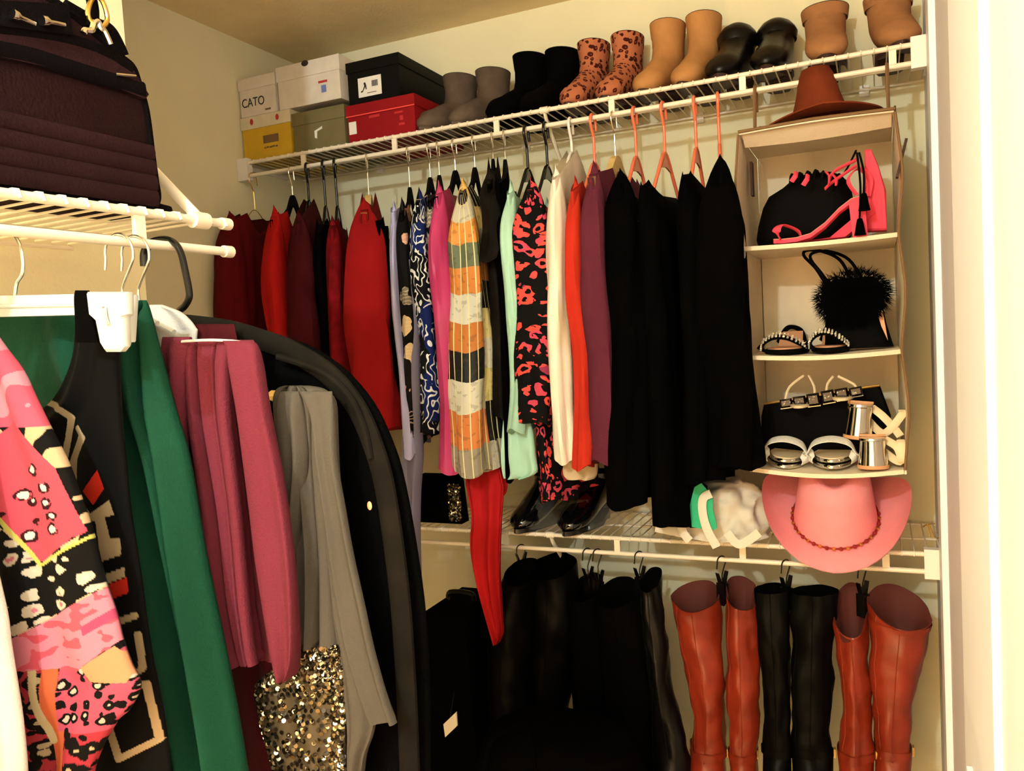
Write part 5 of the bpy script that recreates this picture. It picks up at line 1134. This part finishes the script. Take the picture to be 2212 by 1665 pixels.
def tank_col(x, y):
    if in_poly((x, y), [(182, 1060), (212, 1015), (225, 1055), (205, 1090)]) or in_poly((x, y), [(212, 1272), (272, 1247), (277, 1280), (225, 1300)]): return RED_
    if in_poly((x, y), [(76, 920), (100, 905), (118, 978), (110, 985)]): return PCH
    if in_poly((x, y), [(163, 1062), (200, 1108), (235, 1080), (245, 1112), (228, 1117), (240, 1163), (258, 1163), (262, 1198), (224, 1211), (210, 1125), (200, 1122), (160, 1088)]): return CRM
    if in_poly((x, y), [(208, 1248), (268, 1225), (270, 1246), (212, 1268)]): return CRM
    for pts, w in (([(66, 858), (140, 885), (152, 903), (132, 1000)], 13), ([(40, 886), (86, 970), (138, 1060), (150, 1000), (175, 945)], 13), ([(165, 925), (182, 945), (160, 990), (158, 1065)], 12), ([(238, 1348), (286, 1332)], 15), ([(248, 1345), (286, 1458), (302, 1446), (292, 1372)], 13), ([(252, 1496), (308, 1480), (334, 1602), (262, 1636), (236, 1550)], 15)):
        if near_line((x, y), pts, w): return CRM
    return BLK
print_drape('black top with cream and red geometric print, held by a clear clip', 'top', 'top', [(630, 158, 192), (660, 159, 196), (700, 160, 236), (780, 150, 242), (860, 110, 246), (930, 40, 252), (1030, 0, 264), (1100, -20, 272), (1240, -30, 295), (1400, -30, 314), (1560, -20, 342), (1665, 0, 354), (1800, 20, 372)], -1.652, .012, tank_col, 85, 4, .35, mt=M['print'], nx=260, ny=520)
tank_root = [o_ for o_ in COL.objects if o_.get('label', '').startswith('black top with cream')][0]
o_t = tank_root.location.copy()
drape('', '', '', [(627, 160, 191), (650, 159, 194), (690, 160, 200), (740, 160, 210)], -1.684, .004, M['black'], 91, part='strap', parent=tank_root, o=o_t, folds=2, famp=.2)
def vor2(x, y, s):
    d, pts = noise.voronoi(Vector((x / s, y / s, 3.3))); return d[0], d[1] - d[0]
def scarf_col(x, y):
    wx = x + 5 * noise.noise(Vector((x / 14, y / 14, 1))); wy = y + 5 * noise.noise(Vector((x / 14, y / 14, 5)))
    if near_line((x, y), [(16, 1096), (85, 1222), (184, 1162)], 7): return (214, 210, 110)
    if in_poly((x, y), [(10, 940), (40, 905), (125, 1010), (178, 1150), (85, 1218), (14, 1100)]):
        d, e = vor2(wx, wy, 40); return (240, 236, 228) if d < .19 else ((60, 18, 24) if d < .34 and noise.noise(Vector((x / 9, y / 9, 9))) > -.25 else (222, 84, 104))
    if in_poly((x, y), [(-80, 1080), (14, 1110), (85, 1222), (182, 1166), (208, 1272), (12, 1392), (-80, 1440)]):
        d, e = vor2(wx, wy, 34); return (10, 8, 9) if e < .22 else ((226, 212, 190) if d < .42 else (10, 8, 9)) if d > .16 else ((220, 120, 140) if noise.noise(Vector((x / 30, y / 30, 2))) > 0 else (230, 220, 200))
    if in_poly((x, y), [(2, 1400), (215, 1272), (248, 1385), (165, 1452), (8, 1428)]):
        if in_poly((x, y), [(180, 1352), (225, 1322), (232, 1342), (184, 1372)]): return (206, 80, 122)
        return (232, 96, 116) if noise.noise(Vector((x / 26, y / 20, 4))) > .15 or x < 40 else (238, 142, 166)
    if in_poly((x, y), [(180, 1440), (235, 1400), (275, 1450), (262, 1480), (200, 1470)]): return (232, 160, 118)
    if y > 1395 and x > 125 and y < 1580:
        d, e = vor2(wx, wy, 26); return (228, 206, 190) if d < .24 else ((12, 8, 10) if d < .46 else (214, 92, 120))
    if y >= 1420:
        if near_line((x, y), [(88, 1440), (118, 1600)], 10): return (224, 206, 160)
        if 100 < x - (y - 1440) * .1 < 122: return (226, 112, 70)
        d, e = vor2(wx, wy, 26); return (206, 186, 150) if d < .30 else ((12, 9, 10) if d < .62 else (190, 60, 76))
    if y < 920: return (228, 96, 122) if noise.noise(Vector((x / 30, y / 40, 7))) > -.1 else (226, 150, 170)
    return (12, 9, 10) if noise.noise(Vector((x / 30, y / 60, 6))) > -.1 else (222, 190, 150)
print_drape('pink and black animal print scarf knotted at the bottom, nearest the camera', 'scarf', 'scarf', [(672, -80, -48), (712, -80, -24), (752, -80, 4), (800, -80, 40), (860, -80, 70), (930, -80, 105), (1000, -80, 140), (1080, -80, 166), (1150, -80, 186), (1250, -80, 208), (1330, -80, 233), (1390, -70, 247), (1440, -60, 264), (1490, -40, 284), (1540, -30, 264), (1572, -20, 236), (1665, 0, 196), (1800, 0, 180)], -1.705, .016, scarf_col, 86, 4, .4, mt=M['print'], nx=280, ny=560, noise_a=.012)
drape('shirt', 'white shirt at the very left edge behind the pink scarf', 'shirt', [(700, -140, -110), (1000, -125, -70), (1200, -105, -35), (1330, -90, -5), (1400, -90, 6), (1470, -90, 20), (1560, -90, 38), (1665, -90, 52), (1800, -90, 60)], -1.755, .012, M['white_cloth'], 87, folds=3, famp=.4)
# clear skirt hanger with clip
YH = -1.668
t = thing('skirt_hanger', 'clear plastic skirt hanger with a large clip on the near rail', 'hanger', (X_LF, YH, ZRL))
def hl(px, py, dy=-.004): v = at(px, py, Y=YH + dy); return (v.x - X_LF, v.z - ZRL)
MB().prism([hl(-120, 641), hl(192, 634), hl(192, 680), hl(-120, 688)], -.005, .007, 'y', bev=.003).build('bar', M['clear'], t)
MB().tube([(hl(-120, 664)[0], -.006, hl(-120, 664)[1]), (hl(190, 657)[0], -.006, hl(190, 657)[1])], .0022, 8).build('bar_rib', M['clear'], t)
MB().tube(spline([(hl(x, y)[0], 0, hl(x, y)[1]) for x, y in ((-40, 545), (-34, 512), (-10, 495), (15, 500), (33, 525), (41, 560), (40, 590), (28, 612), (24, 645))], 5), .0018, 8).build('hook', M['chrome'], t)
ck = MB().prism([hl(x, y, -.020) for x, y in ((188, 630), (272, 630), (274, 678), (266, 682), (268, 748), (258, 760), (228, 760), (218, 745), (206, 690), (192, 676))], -.022, -.010, 'y', bev=.003).build('clip', M['clear'], t)
MB().prism([hl(x, y) for x, y in ((192, 636), (268, 636), (262, 740), (222, 740))], .006, .014, 'y', bev=.002).build('clip_back', M['clear'], t)
MB().tube([(hl(224, 664, -.024)[0], -.023, hl(224, 664, -.024)[1]), (hl(228, 684, -.024)[0], -.0245, hl(228, 684, -.024)[1]), (hl(231, 700, -.024)[0], -.023, hl(231, 700, -.024)[1])], .0035, 8, flat=.7).build('spring', M['silver'], ck)

# ------------------------------------------------------------------ dark handbag on the near shelf (its broad face along the shelf)
M['bagcloth'] = mat('dark_aubergine_nylon', (34, 15, 18), .85, bump=.6, bscale=260, var=.3, vscale=5, spec=.1); M['bagtrim'] = mat('black_webbing', (8, 5, 6), .9, bump=.5, bscale=400, spec=.05)
XB = .694; ZBG = Z_LF + .0082
bo = at(200, 300, X=XB); YBC = -1.76
t = thing('handbag', 'large dark aubergine nylon bag with chrome clasps on the near shelf', 'bag', (XB, YBC, ZBG))
def bl(px, py): v = at(px, py, X=XB); return (v.y - YBC, max(.0, v.z - ZBG))
half = [bl(x, y) for x, y in ((318, 450), (336, 444), (343, 425), (338, 390), (330, 330), (318, 240), (300, 175), (288, 145), (262, 122))]
hz = half[0][1]; half = [(y, z) for y, z in half]; half[0] = (half[0][0], 0)
outl = half + [(half[-1][0] - .08, half[-1][1] + .035), (0.02, half[-1][1] + .055)]
full = outl + [(-y, z) for y, z in outl[::-1]]
full = [(v.x, v.y) for v in spline([(a, b, 0) for a, b in full], 4, True)]
MB().prism([(a, b) for a, b in full], -.11, 0, 'x', bev=.005).build('body', M['bagcloth'], t, True, 50)
MB().tube([(-.003, a * .995, b) for a, b in full], .006, 8, True).build('piping', M['bagtrim'], t)
for k, (zz, r_) in enumerate([(.012, .010), (.030, .010), (.048, .010), (.066, .009)]):
    pts = [(y, zz) for y in [half[3][0] * f for f in (-.98, -.5, 0, .5, .98)]]
    MB().tube(spline([(.0045, y, z) for y, z in pts], 4), r_, 8, flat=.4, up=(1, 0, 0)).build('quilt_rib', M['bagcloth'], t)
def bpt(px, py, dx=.004): v = at(px, py, X=XB + dx); return (v.x - XB, v.y - YBC, v.z - ZBG)
MB().tube(spline([bpt(-60, 96), bpt(60, 118), bpt(160, 148), bpt(240, 172), bpt(312, 196)], 6), .010, 8, flat=.35, up=(1, 0, 0)).build('flap_edge', M['bagtrim'], t)
MB().tube(spline([bpt(-60, 48), bpt(60, 70), bpt(140, 84), bpt(220, 110), bpt(285, 150)], 6), .007, 8, flat=.4, up=(1, 0, 0)).build('zip_line', M['bagtrim'], t)
fl = [bpt(x, y, .003) for x, y in ((-60, 70), (150, 88), (285, 152), (318, 205), (310, 215), (240, 186), (120, 150), (-60, 112))]
MB().prism([(p_[1], p_[2]) for p_ in fl], .0, .006, 'x').build('flap', M['bagcloth'], t)
pnl = [bpt(x, y, .004) for x, y in ((-60, 0), (140, 12), (150, 78), (-60, 52))]
MB().prism([(p_[1], p_[2]) for p_ in pnl], .002, .01, 'x').build('top_panel', M['bagtrim'], t)
for x0_, y0_, x1_, y1_ in ((26, 30, 76, 52), (90, 44, 140, 54)):
    a, b = Vector(bpt(x0_, y0_, .016)), Vector(bpt(x1_, y1_, .016))
    MB().tube([a, a.lerp(b, .2), a.lerp(b, .35), b], [.0055, .0055, .0032, .0022], 10).build('zipper_pull', M['silver'], t)
MB().tube(spline([bpt(x, y, .016) for x, y in ((180, 72), (184, 66), (198, 66), (204, 50), (212, 48), (216, 60), (224, 66), (232, 82), (238, 96))], 4), .0036, 8).build('clasp', M['silver'], t)
MB().tube(spline([bpt(x, y, .014) for x, y in ((190, 34), (194, 8), (206, -8), (222, 4), (232, 40), (222, 58), (206, 56))], 4, True), .0026, 8, True).build('ring', M['gold'], t)
MB().tube(spline([bpt(x, y, .006) for x, y in ((200, 60), (200, 10), (180, -40), (120, -90), (0, -110), (-120, -60))], 6), .008, 8, flat=.35, up=(1, 0, 0)).build('shoulder_strap', M['bagtrim'], t)
MB().tube(spline([bpt(x, y, -.02) for x, y in ((262, 122), (250, 95), (235, 70), (215, 62), (140, 20))], 6), .012, 8, flat=.5, up=(1, 0, 0)).build('gusset_strap', M['bagtrim'], t)
MB().tube([bpt(250, 160, .008), bpt(293, 164, .008)], .0016, 6).build('metal_edge', M['silver'], t)
